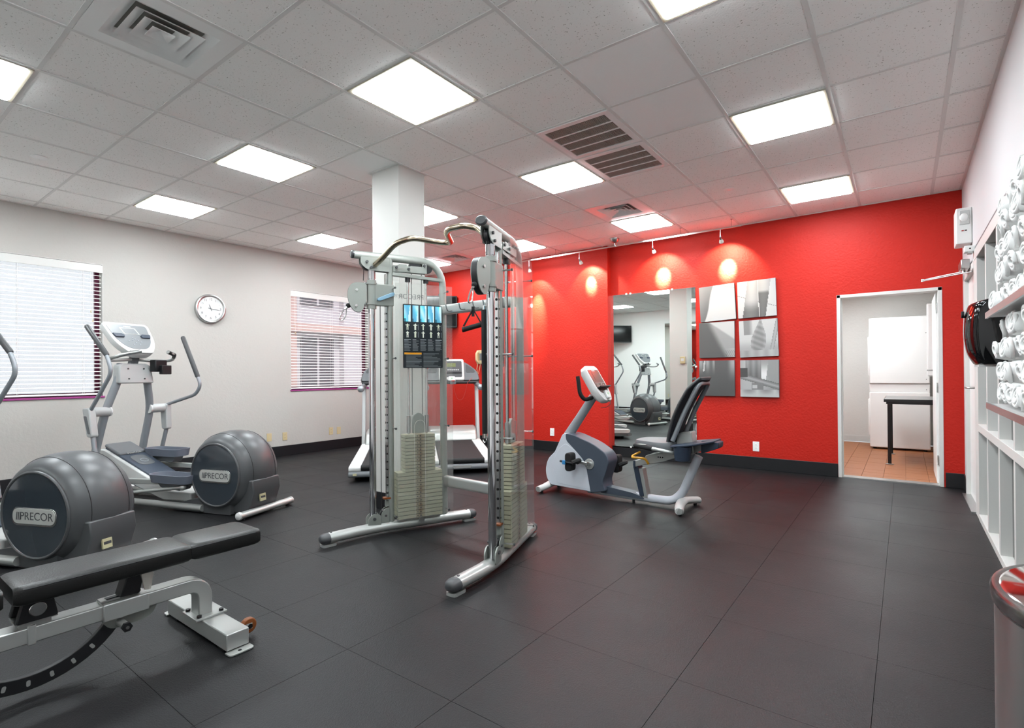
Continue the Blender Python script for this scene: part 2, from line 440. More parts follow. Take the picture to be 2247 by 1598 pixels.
for a in range(len(gx)-1):
    for b in range(len(gy)-1):
        i = round((gx[a]-GX0)/GS) if a else round((gx[1]-GX0)/GS)-1
        j = round((gy[b]-GY0)/GS) if b else round((gy[1]-GY0)/GS)-1
        if (i, j) in LIGHTS or (i, j) in VENTS: continue
        w = round(gx[a+1]-gx[a]-.012, 4); h = round(gy[b+1]-gy[b]-.012, 4); p = (i, j) in PLAIN
        if (w, h, p) not in ccache:
            me = MB().bb(-w/2, w/2, -h/2, h/2, 0, .02).mesh('ceiling_tile'); me.materials.append(M_('ceil_tile_plain' if p else 'ceil_tile')); ccache[(w, h, p)] = me
        t = bpy.data.objects.new('ceiling_tile', ccache[(w, h, p)]); COL.objects.link(t); t.parent = CEIL
        t.location = ((gx[a]+gx[a+1])/2, (gy[b]+gy[b+1])/2, ZC+.0045+random.uniform(-.001, .001))
# ---- ceiling light panels
LL = {(0, 1): 'largest-looking square ceiling light panel, in front of the pillar',
 (-3, 1): 'square ceiling light panel left of the pillar top, second in its row', (-6, 1): 'square ceiling light panel nearest the left wall, above the clock',
 (-3, -2): 'square ceiling light panel cut by the left edge of the photo', (3, 1): 'square ceiling light panel cut by the top edge of the photo',
 (0, 4): 'square ceiling light panel beside the twin return air grille', (3, 4): 'wide square ceiling light panel right of the return air grille',
 (3, 7): 'square ceiling light panel nearest the laundry doorway', (0, 7): 'square ceiling light panel touching the diffuser, above the wall mirror',
 (-3, 4): 'square ceiling light panel half hidden behind the pillar', (-6, 4): 'small-looking square ceiling light panel just left of the pillar shaft',
 (-3, 7): 'square ceiling light panel behind the cable machine right tower', (-6, 7): 'far corner square ceiling light panel behind the cable machine left tower',
 (0, -2): 'square ceiling light panel overhead, out of the picture beside the camera', (3, -2): 'square ceiling light panel over the towel shelves, out of the picture',
 (-6, -2): 'square ceiling light panel by the left wall, out of the picture'}
proto = None
for (i, j) in LIGHTS:
    loc = (GX0+GS*(i+.5), GY0+GS*(j+.5), ZC)
    if proto is None:
        t = thing('ceiling_light', LL[(i, j)], 'ceiling light', loc, 0, 'square ceiling light panels'); h = GS/2-.013; g = h-.022
        m = MB()
        for s in (-1, 1): m.bb(s*h, s*g, -h, h, -.004, .02); m.bb(-g, g, s*h, s*g, -.004, .02)
        m.build('frame', 'panel_frame', t)
        MB().prism(roundpoly([(-g, -g), (g, -g), (g, g), (-g, g)], .008, 3), XY, -.012, .014).build('diffuser', 'panel_light', t, bevel=.004)
        proto = t
    else: dup(proto, None, loc, 0, LL[(i, j)])
# ---- square air diffusers
def diffuser(c, label, core):
    t = thing('air_diffuser', label, 'air vent', (GX0+GS*(c[0]+.5), GY0+GS*(c[1]+.5), ZC), 0, 'square ceiling air diffusers')
    h = GS/2-.012
    m = MB()
    for s in (-1, 1): m.bb(s*h, s*core, -h, h, .0, .012); m.bb(-core, core, s*h, s*core, .0, .012)
    m.build('face_plate', 'gloss_white', t)
    MB().bb(-core, core, -core, core, .03, .034).build('duct_back', 'duct_grey', t)
    n = 4
    for k in range(n):
        r0 = core*(1-k/n); r1 = core*(1-(k+.97)/n); z0 = .0-.0; z1 = .026
        m = MB()
        A = [(-r0, -r0, z0), (r0, -r0, z0), (r0, r0, z0), (-r0, r0, z0)]; B = [(-r1, -r1, z1), (r1, -r1, z1), (r1, r1, z1), (-r1, r1, z1)]
        A2 = [(x*.985, y*.985, z+.004) for x, y, z in A]; B2 = [(x*.985, y*.985, z+.004) for x, y, z in B]
        m.loft([B, A, A2, B2], cap=False)
        m.build('louvre', 'gloss_white', t)
    return t
diffuser((-1, -1), 'large stepped square air diffuser at the top left of the ceiling', .21)
diffuser((0, 6), 'stepped square air diffuser between two light panels above the mirror', .19)
diffuser((-5, 7), 'stepped square air diffuser in the far corner behind the cable machine', .19)
# ---- twin return air grille
def grille(c, label):
    t = thing('return_grille', label, 'air vent', (GX0+GS*(c[0]+.5), GY0+GS*(c[1]+.5), ZC), 0, 'louvred return air grilles'); h = GS/2-.012
    m = MB(); g = h-.045
    for s in (-1, 1): m.bb(s*h, s*g, -h, h, -.003, .012); m.bb(-g, g, s*h, s*g, -.003, .012)
    m.build('frame', 'gloss_white', t)
    MB().bb(-g, g, -g, g, .03, .033).build('duct_back', 'grille_dark', t)
    for k in range(1, 4):
        y = -g+2*g*k/4; MB().bb(-g, g, y-.006, y+.006, -.002, .012).build('divider', 'gloss_white', t)
    n = 46
    for q in range(4):
        m = MB(); y0 = -g+2*g*q/4; y1 = -g+2*g*(q+1)/4
        for k in range(n):
            x = -g+2*g*(k+.5)/n; m.box((x, (y0+y1)/2, .008), (.0045, y1-y0-.012, .014), None)
        o = m.build('fin_bank', 'grille_fin', t); o['kind'] = 'stuff'
grille((1, 3), 'brown-finned return air grille, the nearer of the joined pair'); grille((1, 4), 'brown-finned return air grille, the farther of the joined pair')
# ---- sprinkler covers
for (x, y, l) in ((-5.63, 1.13, 'round white sprinkler cover plate on the left ceiling tiles'), (-1.36, 5.40, 'round white sprinkler cover plate on the ceiling near the red wall')):
    t = thing('sprinkler_cover', l, 'sprinkler', (x, y, ZC+.0045))
    MB().lathe([(0, .055), (-.004, .055), (-.006, .05)], (0, 0, 0), (0, 0, 1), 28).build('cover_disc', 'gloss_white', t)
    MB().lathe([(0, .04), (-.001, .04)], (0, 0, .001), (0, 0, 1), 20).build('collar', 'tbar', t)
# ---- pillar
PX0, PX1, PY0, PY1 = -3.785, -3.435, 3.005, 3.305
m = MB().bb(PX0, PX1, PY0, PY1, 0, ZC); PIL = struct(m.build('pillar', 'pillar', bevel=.004), 'square off-white pillar standing behind the cable machine', 'pillar')
MB().bb(PX0-.006, PX1+.006, PY0-.006, PY1+.006, 0, .15).build('pillar_base', 'black_base', PIL, bevel=.003)
MB().bb(PX0-.025, PX1+.025, PY0-.025, PY1+.025, ZC-.004, ZC).build('ceiling_collar', 'tbar', PIL)
t = thing('thermostat', 'small ivory wall box on the back of the pillar, seen in the mirror', 'thermostat', (-3.52, PY1, 1.42))
MB().bb(-.05, .05, 0, .03, -.07, .07).build('case', 'ivory', t, bevel=.006); MB().bb(-.03, .03, .03, .034, -.02, .035).build('face', 'white_plastic', t)
# ---- baseboards
def base(name, x0, x1, y0, y1, label):
    struct(MB().bb(x0, x1, y0, y1, 0, .15).build(name, 'black_base', bevel=.004), label, 'baseboard')
base('baseboard_left', XL, XL+.012, YN, YB, 'black rubber baseboard along the white left wall')
base('baseboard_far', XL+.012, XJ+.012, YB-.012, YB, 'black rubber baseboard left of the wall jog')
base('baseboard_mid', XJ+.012, DX0-.002, YF-.012, YF, 'black rubber baseboard under mirror and canvases')
base('baseboard_corner', DX1+.012, XR, YF-.012, YF, 'short black rubber baseboard right of the laundry doorway')
base('baseboard_near', XL+.012, XR, YN, YN+.012, 'black rubber baseboard under the wall behind the camera')
base('baseboard_side', XR-.012, XR, D2[1]+.01, YF-.012, 'short black rubber baseboard beside the white side door')
# ---- windows with blinds
def window(n, W, labelw, labelb):
    y0, y1, z0, z1 = W
    t = thing('window_%d' % n, labelw, 'window', (XL, 0, 0), kind='structure')
    m = MB(); d = -.125
    for s, a in ((1, y0), (-1, y1)): m.bb(d-.03, d+.01, a, a+s*.045, z0, z1)
    m.bb(d-.03, d+.01, y0, y1, z0, z0+.04); m.bb(d-.03, d+.01, y0, y1, z1-.04, z1)
    m.build('window_frame', 'dark_magenta', t)
    MB().bb(d-.012, d-.008, y0+.045, y1-.045, z0+.04, z1-.04).build('pane', 'window_glass', t)
    MB().bb(-.11, .012, y0-.012, y1+.012, z0-.02, z0).build('sill', 'magenta', t, bevel=.002)
    m = MB().bb(-.11, .0, y0, y0+.004, z0, z1); m.bb(-.11, 0, y1-.004, y1, z0, z1); m.bb(-.11, 0, y0, y1, z1-.004, z1); m.build('reveal', 'trim_white', t)
    b = thing('window_blind', labelb, 'blind', (XL-.035, 0, 0), 0, 'white slatted window blinds')
    MB().bb(-.028, .028, y0+.006, y1-.006, z1-.05, z1-.006).build('headrail', 'slat', b, bevel=.003)
    MB().bb(.028, .036, y0+.004, y1-.004, z1-.095, z1-.008).build('valance', 'trim_white', b, bevel=.003)
    MB().bb(-.025, .025, y0+.012, y1-.012, z0+.012, z0+.032).build('bottom_rail', 'slat', b, bevel=.004)
    # one curved slat, shared
    w = y1-y0-.03; pr = []
    for k in range(6):
        u = -.025+.05*k/5; pr.append((u, .0035*(1-(u/.025)**2)))
    poly = pr+[(u, v-.003) for u, v in reversed(pr)]
    me = MB().prism(poly, lambda u, v, ww: (u, ww, v), -w/2, w/2).mesh('slat'); me.materials.append(M_('slat'))
    me.polygons.foreach_set('use_smooth', [True]*len(me.polygons)); me.set_sharp_from_angle(angle=radians(40))
    k = 0; z = z0+.06
    while z < z1-.075:
        sl = bpy.data.objects.new('slat', me); COL.objects.link(sl); sl.parent = b
        sl.location = (random.uniform(-.001, .001), (y0+y1)/2, z); sl.rotation_euler = (0, radians(11+random.uniform(-1, 1)), 0)
        z += .0435
    for f in (.12, .5, .88):
        y = y0+(y1-y0)*f
        for dx in (-.026, .027): MB().tube([(dx, y, z0+.03), (dx, y, z1-.05)], .0012, 5).build('ladder_cord', 'slat', b)
    for q, dy in enumerate((.0, .018)):
        yy = (y1-.11 if n == 1 else y0+.06)+dy
        c = MB().tube([(.032, yy, z1-.06), (.032, yy, 1.92-.1*q)], .001, 5).build('lift_cord', 'slat', b)
        MB().lathe([(0, .003), (.006, .006), (.022, .005), (.028, .002)], (.032, yy, 1.9-.1*q), (0, 0, 1), 8).build('tassel', 'ivory', c)
    return b

window(1, W1, 'tall window at the left edge behind white blinds, magenta sill', 'white slatted blind over the left window, cut by the photo edge')
window(2, W2, 'tall window right of the clock behind white blinds, magenta sill', 'white slatted blind over the window behind the cable machine')
# ---- outside: building, hedge, ground
o = MB().bb(-40, XL-.3, -30, 40, -.6, -.4).build('ground_outside', 'ground_out'); struct(o, 'pale ground outside the windows', 'ground')
t = thing('building', 'pale pink-banded building with grey windows seen through the right blind', 'building', (-13.0, 0, -.4))
MB().bb(-.6, 0, 4.5, 24, 0, 9).build('wall', 'facade', t)
for k in range(9):
    y = 5.4+k*2.0
    MB().bb(0, .22, y-.28, y+.28, 0, 9).build('column', 'facade_pink' if k % 3 == 1 else 'facade', t)
    for f in range(3):
        z = .9+f*2.6
        w = MB().bb(.0, .05, y+.5, y+1.5, z, z+1.7).build('window', 'facade_dark', t); MB().bb(.05, .07, y+.97, y+1.03, z, z+1.7).build('mullion', 'facade', w)
for z in (.55, 2.85, 5.3): MB().bb(0, .3, 4.5, 24, z-.1, z+.1).build('ledge', 'facade_pink', t)
t = thing('hedge', 'low clipped green hedge outside the left window', 'hedge', (-11.5, -4, -.4))
m = MB()
for k in range(260):
    m.ball((random.uniform(-.4, .4), random.uniform(-2, 9), random.uniform(.1, .95)), random.uniform(.12, .24), 7, 5)
m.build('foliage', 'leaf_green', t); MB().bb(-.1, .1, -1.8, 8.8, 0, .3).build('stem', 'urethane', t)
# ---- laundry doorway
t = thing('door_1', 'white door frame with the laundry door folded back inside', 'door', kind='structure')
m = MB()
for x0, x1 in ((DX0, DX0+.035), (DX1-.035, DX1)): m.bb(x0, x1, YF-.006, YF+.13, 0, DZ)
m.bb(DX0, DX1, YF-.006, YF+.13, DZ-.035, DZ); m.build('door_frame', 'trim_white', t, bevel=.003)
MB().bb(DX0+.035, DX0+.047, YF+.05, YF+.09, 0, DZ-.035).build('door_stop', 'trim_white', t)
MB().bb(DX0+.035, DX1-.035, YF-.01, YF+.13, 0, .012).build('threshold', 'brushed', t)
lf = MB().bb(DX1-.05, DX1-.008, YF+.135, YF+.135+.83, .012, DZ-.04).build('door_leaf', 'gloss_white', t, bevel=.002)
for z in (.25, 1.0, 1.82):
    hg = MB().bb(DX1-.039, DX1-.0355, YF+.03, YF+.128, z-.05, z+.05).build('hinge', 'brushed', t)
    MB().cyl((DX1-.04, YF+.132, z-.05), (DX1-.04, YF+.132, z+.05), .006, 8).build('hinge_pin', 'steel', t)
MB().tube(fillet([(DX1-.05, 7.74, 1.18), (DX1-.10, 7.74, 1.18), (DX1-.10, 7.60, 1.18)], .02), .009, 8).build('door_lever', 'brushed', t)
# ---- laundry room
LX0, LX1, LY = -1.6, .75, 10.5
o = MB().bb(LX0, LX1, YF+.12, LY, -.06, -.008).build('floor_laundry', 'grout'); LF = struct(o, 'terracotta tiled floor of the laundry room', 'floor')
me = MB().bb(-.0985, .0985, -.0985, .0985, -.008, .002).mesh('quarry_tile'); me.materials.append(M_('orange_tile'))
y = YF+.12+.10
while y < LY-.05:
    x = LX0+.1
    while x < LX1:
        q = bpy.data.objects.new('quarry_tile', me); COL.objects.link(q); q.parent = LF; q.location = (x, y, random.uniform(-.0005, .0005)); x += .2
    y += .2
o = MB().bb(LX0-.1, LX0, YF+.12, LY, 0, 2.6)
o.bb(LX0-.1, LX1+.1, LY, LY+.1, 0, 2.6).bb(LX1, LX1+.1, YF+.12, LY, 0, 2.6)
struct(o.build('wall_laundry', 'wall_white'), 'pale walls of the laundry room', 'wall')
o = MB().bb(LX0-.1, LX1+.1, YF+.12, LY+.1, 2.42, 2.5).build('ceiling_laundry', 'ceil_tile_plain'); LC = struct(o, 'white ceiling of the laundry room', 'ceiling')
for x in (-1.0, -.39, .22): MB().bb(x-.012, x+.012, YF+.12, LY, 2.408, 2.42).build('grid_bar', 'tbar', LC)
struct(MB().bb(LX0, LX1, LY-.012, LY, 0, .1).build('baseboard_laundry', 'trim_white'), 'white baseboard at the back of the laundry room', 'baseboard')
for _y, _l in ((7.75, 'ceiling light panel inside the laundry room, just behind the doorway head'), (9.2, 'added ceiling light panel to brighten the laundry room, above the washer')):  # second panel added to brighten the laundry walls
    t = thing('ceiling_light', _l, 'ceiling light', (-.6, _y, 2.405))
    MB().bb(-.29, .29, -.46, .46, 0, .01).build('frame', 'tbar', t); MB().bb(-.19, .19, -.36, .36, -.004, .0).build('diffuser', 'panel_light', t)
# stacked washer and dryer
t = thing('stacked_washer_dryer', 'tall white stacked washer and dryer in the laundry room', 'washing machine', (-.43, 9.62, 0))
b1 = MB().bb(0, .72, 0, .72, .03, .86).build('washer_body', 'gloss_white', t, bevel=.012)
MB().prism(roundpoly([(-.0, .86), (.72, .86), (.72, .98), (.0, .98)], [0, 0, .01, .01]), lambda u, v, w: (u, w, v), .02, .7).build('control_housing', 'gloss_white', t, bevel=.008)
MB().bb(0, .72, 0, .72, .985, 1.97).build('dryer_body', 'gloss_white', t, bevel=.012)
MB().bb(-.022, .0, .12, .6, 1.1, 1.7).build('dryer_door', 'gloss_white', t, bevel=.01)
MB().bb(-.022, .0, .1, .62, .2, .75).build('washer_door', 'gloss_white', t, bevel=.01)
MB().bb(-.006, .0, .08, .64, .88, .965).build('control_panel', 'white_plastic', t, bevel=.002)
for z in (1.72, 1.05, .9):
    MB().lathe([(0, .006), (-.004, .005)], (.68, 0, z), (0, 1, 0), 8).build('screw', 'mid_plastic', t)
for x in (.06, .66):
    for y in (.06, .66): MB().cyl((x, y, 0.002), (x, y, .035), .022, 10).build('foot', 'black_rubber', t)
# table
t = thing('work_table', 'black-framed grey table in front of the washer in the laundry', 'table', (-.19, 8.1, 0))
MB().bb(-.02, .62, -.02, 1.1, .79, .82).build('table_top', 'table_top', t, bevel=.002)
MB().bb(-.024, .624, -.024, -.02, .785, .822).build('edge_band', 'black_plastic', t); MB().bb(-.024, -.02, -.02, 1.1, .785, .822).build('edge_band', 'black_plastic', t)
for (x, y) in ((.03, .03), (.03, 1.05), (.57, .03), (.57, 1.05)):
    l = MB().cyl((x, y, .015), (x, y, .79), .019, 12).build('leg', 'black_plastic', t)
    MB().lathe([(0.003, .045), (.008, .045), (.016, .02)], (x, y, 0), (0, 0, 1), 14).build('foot', 'brushed', l)
MB().bb(.0, .6, .0, .03, .76, .79).build('apron', 'black_plastic', t)
t = thing('wall_cabinet', 'narrow white wall cabinet hanging beside the laundry machines', 'cabinet', (.30, 8.75, 1.1))
MB().bb(-.06, .45, 0, .12, 0, .95).build('body', 'gloss_white', t, bevel=.006); MB().bb(-.05, .44, -.012, 0, .012, .938).build('door', 'gloss_white', t, bevel=.004)
# ---- right wall: side door, glazed screen
t = thing('door_2', 'closed white side door in the right wall by the red corner', 'door', kind='structure')
MB().bb(XR+.02, XR+.06, D2[0]+.012, D2[1]-.03, .012, D2[2]-.02).build('door_leaf', 'gloss_white', t, bevel=.002)
m = MB().bb(XR-.012, XR+.1, D2[1]-.03, D2[1]+.03, 0, D2[2]+.04); m.bb(XR-.012, XR+.1, D2[0]-.0, D2[1]+.03, D2[2]-.02, D2[2]+.04); m.build('door_frame', 'trim_white', t, bevel=.003)
MB().bb(XR-.04, XR+.06, D2[0], D2[1], 0, .012).build('threshold', 'brushed', t)
hd = MB().tube(fillet([(XR+.02, 5.80, 1.03), (XR-.05, 5.80, 1.03), (XR-.055, 5.93, 1.03)], .015), .009, 8).build('lever_handle', 'brushed', t)
MB().bb(XR+.012, XR+.02, 5.77, 5.83, .94, 1.1).build('lock_plate', 'brushed', t)
t = thing('window_3', 'white painted glazed screen with dark panes on the right', 'window', kind='structure')
m = MB()
posts = []
m2 = [5.72]; y = 4.971
MB().bb(XR-.01, XR+.05, 5.50, 5.73, 0, GZ+.04).build('end_post', 'trim_white', t, bevel=.002)
while y > GY+.05: posts.append(y); y -= .5655
for y in posts: MB().bb(XR-.01, XR+.05, y-.048, y, .04, GZ-.04).build('post', 'trim_white', t, bevel=.002)
MB().bb(XR-.01, XR+.05, GY, GY+.05, .0, GZ+.04).build('end_post', 'trim_white', t, bevel=.002)
MB().bb(XR-.012, XR+.05, GY, 5.5, 0, .045).build('bottom_rail', 'trim_white', t, bevel=.002)
MB().bb(XR-.014, XR+.05, GY, 5.5, .70, .755).build('mid_rail', 'trim_white', t, bevel=.002)
MB().bb(XR-.012, XR+.05, GY, 5.73, GZ-.045, GZ+.04).build('top_rail', 'trim_white', t, bevel=.002)
MB().bb(XR-.006, XR+.02, GY, 5.73, GZ+.04, GZ+.065).build('painted_shadow_line', 'mid_plastic', t)  # grey strip painted in as the shadow line above the top rail
yy = [5.5]+posts+[GY+.05]
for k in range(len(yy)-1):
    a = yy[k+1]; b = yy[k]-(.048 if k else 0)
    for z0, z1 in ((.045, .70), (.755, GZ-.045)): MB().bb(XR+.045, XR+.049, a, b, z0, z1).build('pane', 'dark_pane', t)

# ================================================================== things on the walls
# ---- wall clock on the left wall
t = thing('wall_clock', 'round silver-rimmed wall clock between the two windows', 'clock', (XL, 3.15, 2.06))
RC = frame((0, 1, 0), (0, 0, 1))                       # face: right = +y, up = +z, out = +x
MB().lathe([(0, .188), (.028, .192), (.045, .185), (.05, .172), (.046, .160), (.034, .155)], (0, 0, 0), (1, 0, 0), 48, cap=False).build('rim', 'brushed', t)
MB().lathe([(.0, .186), (.033, .158)], (0, 0, 0), (1, 0, 0), 40).build('face', 'trim_white', t)
for k in range(1, 13):
    a = radians(90-30*k); text('numeral', str(k), .040, 'black_plastic', t, (.0345, .122*cos(a), .122*sin(a)), RC, .0004)
for k in range(60):
    if k % 5 == 0: continue
    a = 2*pi*k/60
me_ = None
for nm, ang, ln, w in (('hour_hand', 90-30*11.27, .075, .009), ('minute_hand', 90-6*16.3, .125, .007), ('second_hand', 90-6*47.5, .045, .003)):
    a = radians(ang); d = Vector((0, cos(a), sin(a))); n = Vector((0, -sin(a), cos(a)))
    z = {'hour_hand': .0365, 'minute_hand': .038, 'second_hand': .0395}[nm]
    p = [d*-.03-n*w*.4, d*ln*.6-n*w*.6, d*ln, d*ln*.6+n*w*.6, d*-.03+n*w*.4]
    m = MB(); m.loft([[(z, q.y, q.z) for q in p], [(z+.001, q.y, q.z) for q in p]]); m.build(nm, 'black_plastic', t)
MB().cyl((.034, 0, 0), (.042, 0, 0), .006, 10).build('hub', 'black_plastic', t)
MB().lathe([(.043, .154), (.0435, .154)], (0, 0, 0), (1, 0, 0), 40).build('glass', 'window_glass', t)
# ---- outlets
def outlet(loc, R, label, m='ivory', holes=True, grp='wall outlet plates'):
    t = bpy.data.objects.new('wall_outlet', None); COL.objects.link(t); t.empty_display_size = .05
    mm = R.to_4x4(); mm.translation = loc; t.matrix_world = mm; tag(t, label, 'outlet', grp)
    MB().bb(-.036, .036, -.058, .058, 0, .006).build('plate', m, t, bevel=.002)
    if holes:
        for s in (-1, 1):
            r = MB().prism(roundpoly([(-.017, s*.02-.014), (.017, s*.02-.014), (.017, s*.02+.014), (-.017, s*.02+.014)], .008, 3), XY, .006, .008).build('receptacle', m, t)
            for x in (-.006, .006): MB().bb(x-.001, x+.001, s*.02-.004, s*.02+.005, .0078, .0083).build('slot', 'hole', r)
    MB().cyl((0, 0, .006), (0, 0, .0072), .003, 8).build('screw', 'brushed', t)
RL = frame((0, 1, 0), (0, 0, 1)); RF = frame((1, 0, 0), (0, 0, 1))
outlet((XL, 3.945, .293), RL, 'plain ivory wall plate half hidden behind the cross trainer drum', holes=False)
outlet((XL, 4.183, .286), RL, 'ivory outlet on the left wall just right of the cross trainer drum')
outlet((XL, 4.958, .293), RL, 'ivory outlet on the left wall, left one of the close pair')
outlet((XL, 5.10, .288), RL, 'plain ivory wall plate, right one of the close pair', holes=False)
outlet((-1.446, YF, .276), RF, 'white outlet on the red wall below the canvases', 'gloss_white')
outlet((-4.29, YB, .288), RF, 'white outlet on the red wall beside the exercise bike', 'gloss_white')
# ---- mirror
t = thing('wall_mirror', 'tall frameless mirror on the red wall behind the exercise bike', 'mirror', (-2.757, YF, 0))
MB().bb(-.606, .606, -.008, -.002, .145, 2.278).build('mirror_glass', 'mirror', t)
for x, z in ((-.35, 2.278), (-.29, 2.278), (.3, 2.278), (-.606, 1.25), (.606, 1.25), (-.3, .145), (.3, .145)):
    MB().bb(x-.012, x+.012, -.013, 0, z-.010, z+.012).build('clip', 'gloss_white', t, bevel=.002)
MB().bb(-.606, .606, -.012, 0, .132, .15).build('channel', 'steel', t)
t = thing('wall_mirror', 'mirror on the wall behind the camera, seen in reflection', 'mirror', (-4.0, YN, 0))
MB().bb(-1.53, 1.2, .002, .008, .15, 2.59).build('mirror_glass', 'mirror', t)
for x in (-1.2, 0, .9): MB().bb(x-.012, x+.012, 0, .013, 2.58, 2.602).build('clip', 'gloss_white', t)
# ---- six canvases
def smooth(a, b, x):
    x = max(0, min(1, (x-a)/(b-a))) if a != b else (1 if x > a else 0); return x*x*(3-2*x)
def mixc(a, b, t): return a+(b-a)*t
DK, MD, LT, WH = .30, .55, .82, .90
def art1(u, v):
    e = .12+.30*v+.02*sin(v*6); g = mixc(.36, .62, smooth(0, 1, v*.6+(.4-u)*.8)); line = abs(v-(1.18-.32*u)) < .008 and u > .55
    c = mixc(g, WH, smooth(e-.015, e+.015, u)); return c-.25 if line else c
def art2(u, v):
    l0, l1 = .12+.16*v, .55-.02*v; r0, r1 = .57-.02*v, .72+.16*v
    c = WH
    if abs(v-(.62-.37*u)) < .007: c = .55
    if l0 < u < l1: c = mixc(.34, .70, smooth(.12, .5, v))+.12*sin((u-l0)/(l1-l0)*pi)
    if r0 < u < r1: c = mixc(.36, .74, smooth(.62, .72, v))+.06*sin((u-r0)/(r1-r0)*pi)
    return c
def art3(u, v):
    e = .28+.5*(1-v)**1.1; c = mixc(.33, .68, smooth(e-.1, e+.12, u)); e2 = .3+(1-v)*1.4
    c = mixc(c, WH, smooth(e2-.05, e2+.05, u)) if v > .25 else mixc(c, .75, smooth(.7, 1, u))
    if v < .2 and u > .75 and sin((u*2+v)*60) > .3: c -= .15
    return c
def art4(u, v):
    c = mixc(.74, WH, smooth(.2, .5, v))
    if .12 < u < .36 and v > .6: c = mixc(.58, .8, smooth(.25, .36, u))
    cx = .5+.12*(v-.4); w = .10+.10*sin(v*4)
    if abs(u-cx) < w and .12 < v: c = .70+.1*sin(v*40+u*20)*.6-.1*smooth(.0, .1, w-abs(u-cx))
    r = .75+.22*v
    if r < u < r+.10: c = .58+.2*sin((u-r)/.10*pi)
    if v < .18: c = mixc(.68, .8, u)+.05*sin(u*25)
    return c
def art5(u, v):
    c = mixc(.30, .36, v); b = smooth(.55, 1.0, v)
    if u < .45: c = mixc(c, .62+.2*sin(u*32), b*.8)
    if u > .78: c = mixc(c, .75, smooth(.35, 1, v)*smooth(.78, .95, u))
    if abs(u-(.06+.1*v)) < .02 and v > .7: c = .9
    return c
def art6(u, v):
    c = mixc(.62, .82, smooth(.1, .9, 1-abs(u-.3)*1.2)); y = .58-.30*u
    if u > .62 and v > .35+(.9-u)*1.2: c = .68
    if .14 < u < .55 and v > .45: c = mixc(.45, .62, smooth(.45, 1, v))+.06*sin(u*40)
    if .55 < u < .62+.12*v and v > .4: c = .9-.2*sin(v*8)
    if abs(v-y) < .085: c = .42+.35*(1-abs(v-y)/.085)
    if u < .2 and abs(v-.66) < .13: c = .26
    if .3 < u < .6 and .2 < v < .38: c = .88 if (.33 < u < .45 and .24 < v < .32) else .55
    if v < .2: c = mixc(.9, .62, smooth(.0, .2, v)*abs(sin(u*7)))
    return c
CV = [(-1.876, 2.045, -2.6, art1, 'canvas print of a leg edge against white, upper left of six'), (-1.418, 2.058, -1.4, art2, 'canvas print of two calves against white, upper right of six'),
      (-1.886, 1.583, -.2, art3, 'canvas print of dark limb curving over white, middle left of six'), (-1.402, 1.581, -1.6, art4, 'canvas print of a gathered trouser leg and pole, middle right of six'),
      (-1.890, 1.101, 0, art5, 'darkest canvas print, behind the bike backrest, lower left of six'), (-1.396, 1.098, 0, art6, 'canvas print of a crossbar and dark grip, lower right of six')]
for x, z, rot, fn, lab in CV:
    t = thing('canvas_print', lab, 'canvas', (x, YF, z), 0, 'six black and white canvas prints'); t.rotation_euler = (0, radians(rot if x < -1.6 else rot), 0)
    MB().bb(-.214, .214, -.034, -.002, -.222, .222).build('stretcher', 'mid_plastic', t, bevel=.002)
    printed('print', .427, .443, 56, 56, lambda u, v, fn=fn: max(.05, .09+fn(u, v)*.64), t, (0, -.0355, 0), RF)
# ---- televisions
def tv(loc, rz, w, h, label):
    t = thing('television', label, 'television', loc, rz)          # screen faces local -y
    MB().bb(-w/2, w/2, -.03, .03, -h/2, h/2).build('bezel', 'black_plastic', t, bevel=.006)
    MB().bb(-w/2+.022, w/2-.022, -.032, -.029, -h/2+.03, h/2-.022).build('screen', 'screen_dark', t)
    MB().bb(-.14, .14, .03, .07, -.14, .14).build('mount_plate', 'black_plastic', t); MB().beam((0, .07, 0), (0, .30, 0), .05, .08).build('mount_arm', 'black_plastic', t)
    return t
tv((-6.53, 6.40, 2.255), radians(45), .92, .55, 'flat television mounted in the red corner behind the cable machine')
tv((-6.80, -.70, 2.33), radians(135), .80, .50, 'flat television in the near corner, seen in the mirror')
# ---- wall phone
t = thing('wall_phone', 'ivory wall telephone on the red wall behind the treadmill', 'telephone', (-5.68, YB, 1.46))
MB().bb(-.075, .075, -.045, 0, -.115, .115).build('body', 'ivory', t, bevel=.01)
MB().tube(fillet([(-.035, -.05, -.09), (-.035, -.085, -.06), (-.035, -.085, .06), (-.035, -.05, .09)], .03), .02, 8).build('handset', 'ivory', t)
MB().bb(.0, .055, -.049, -.045, -.055, .06).build('keypad', 'mid_plastic', t)
MB().tube([(-.04, -.05, -.1), (-.055, -.06, -.2), (-.03, -.05, -.28), (-.005, -.045, -.2), (-.0, -.03, -.11)], .005, 6).build('cord', 'ivory', t)
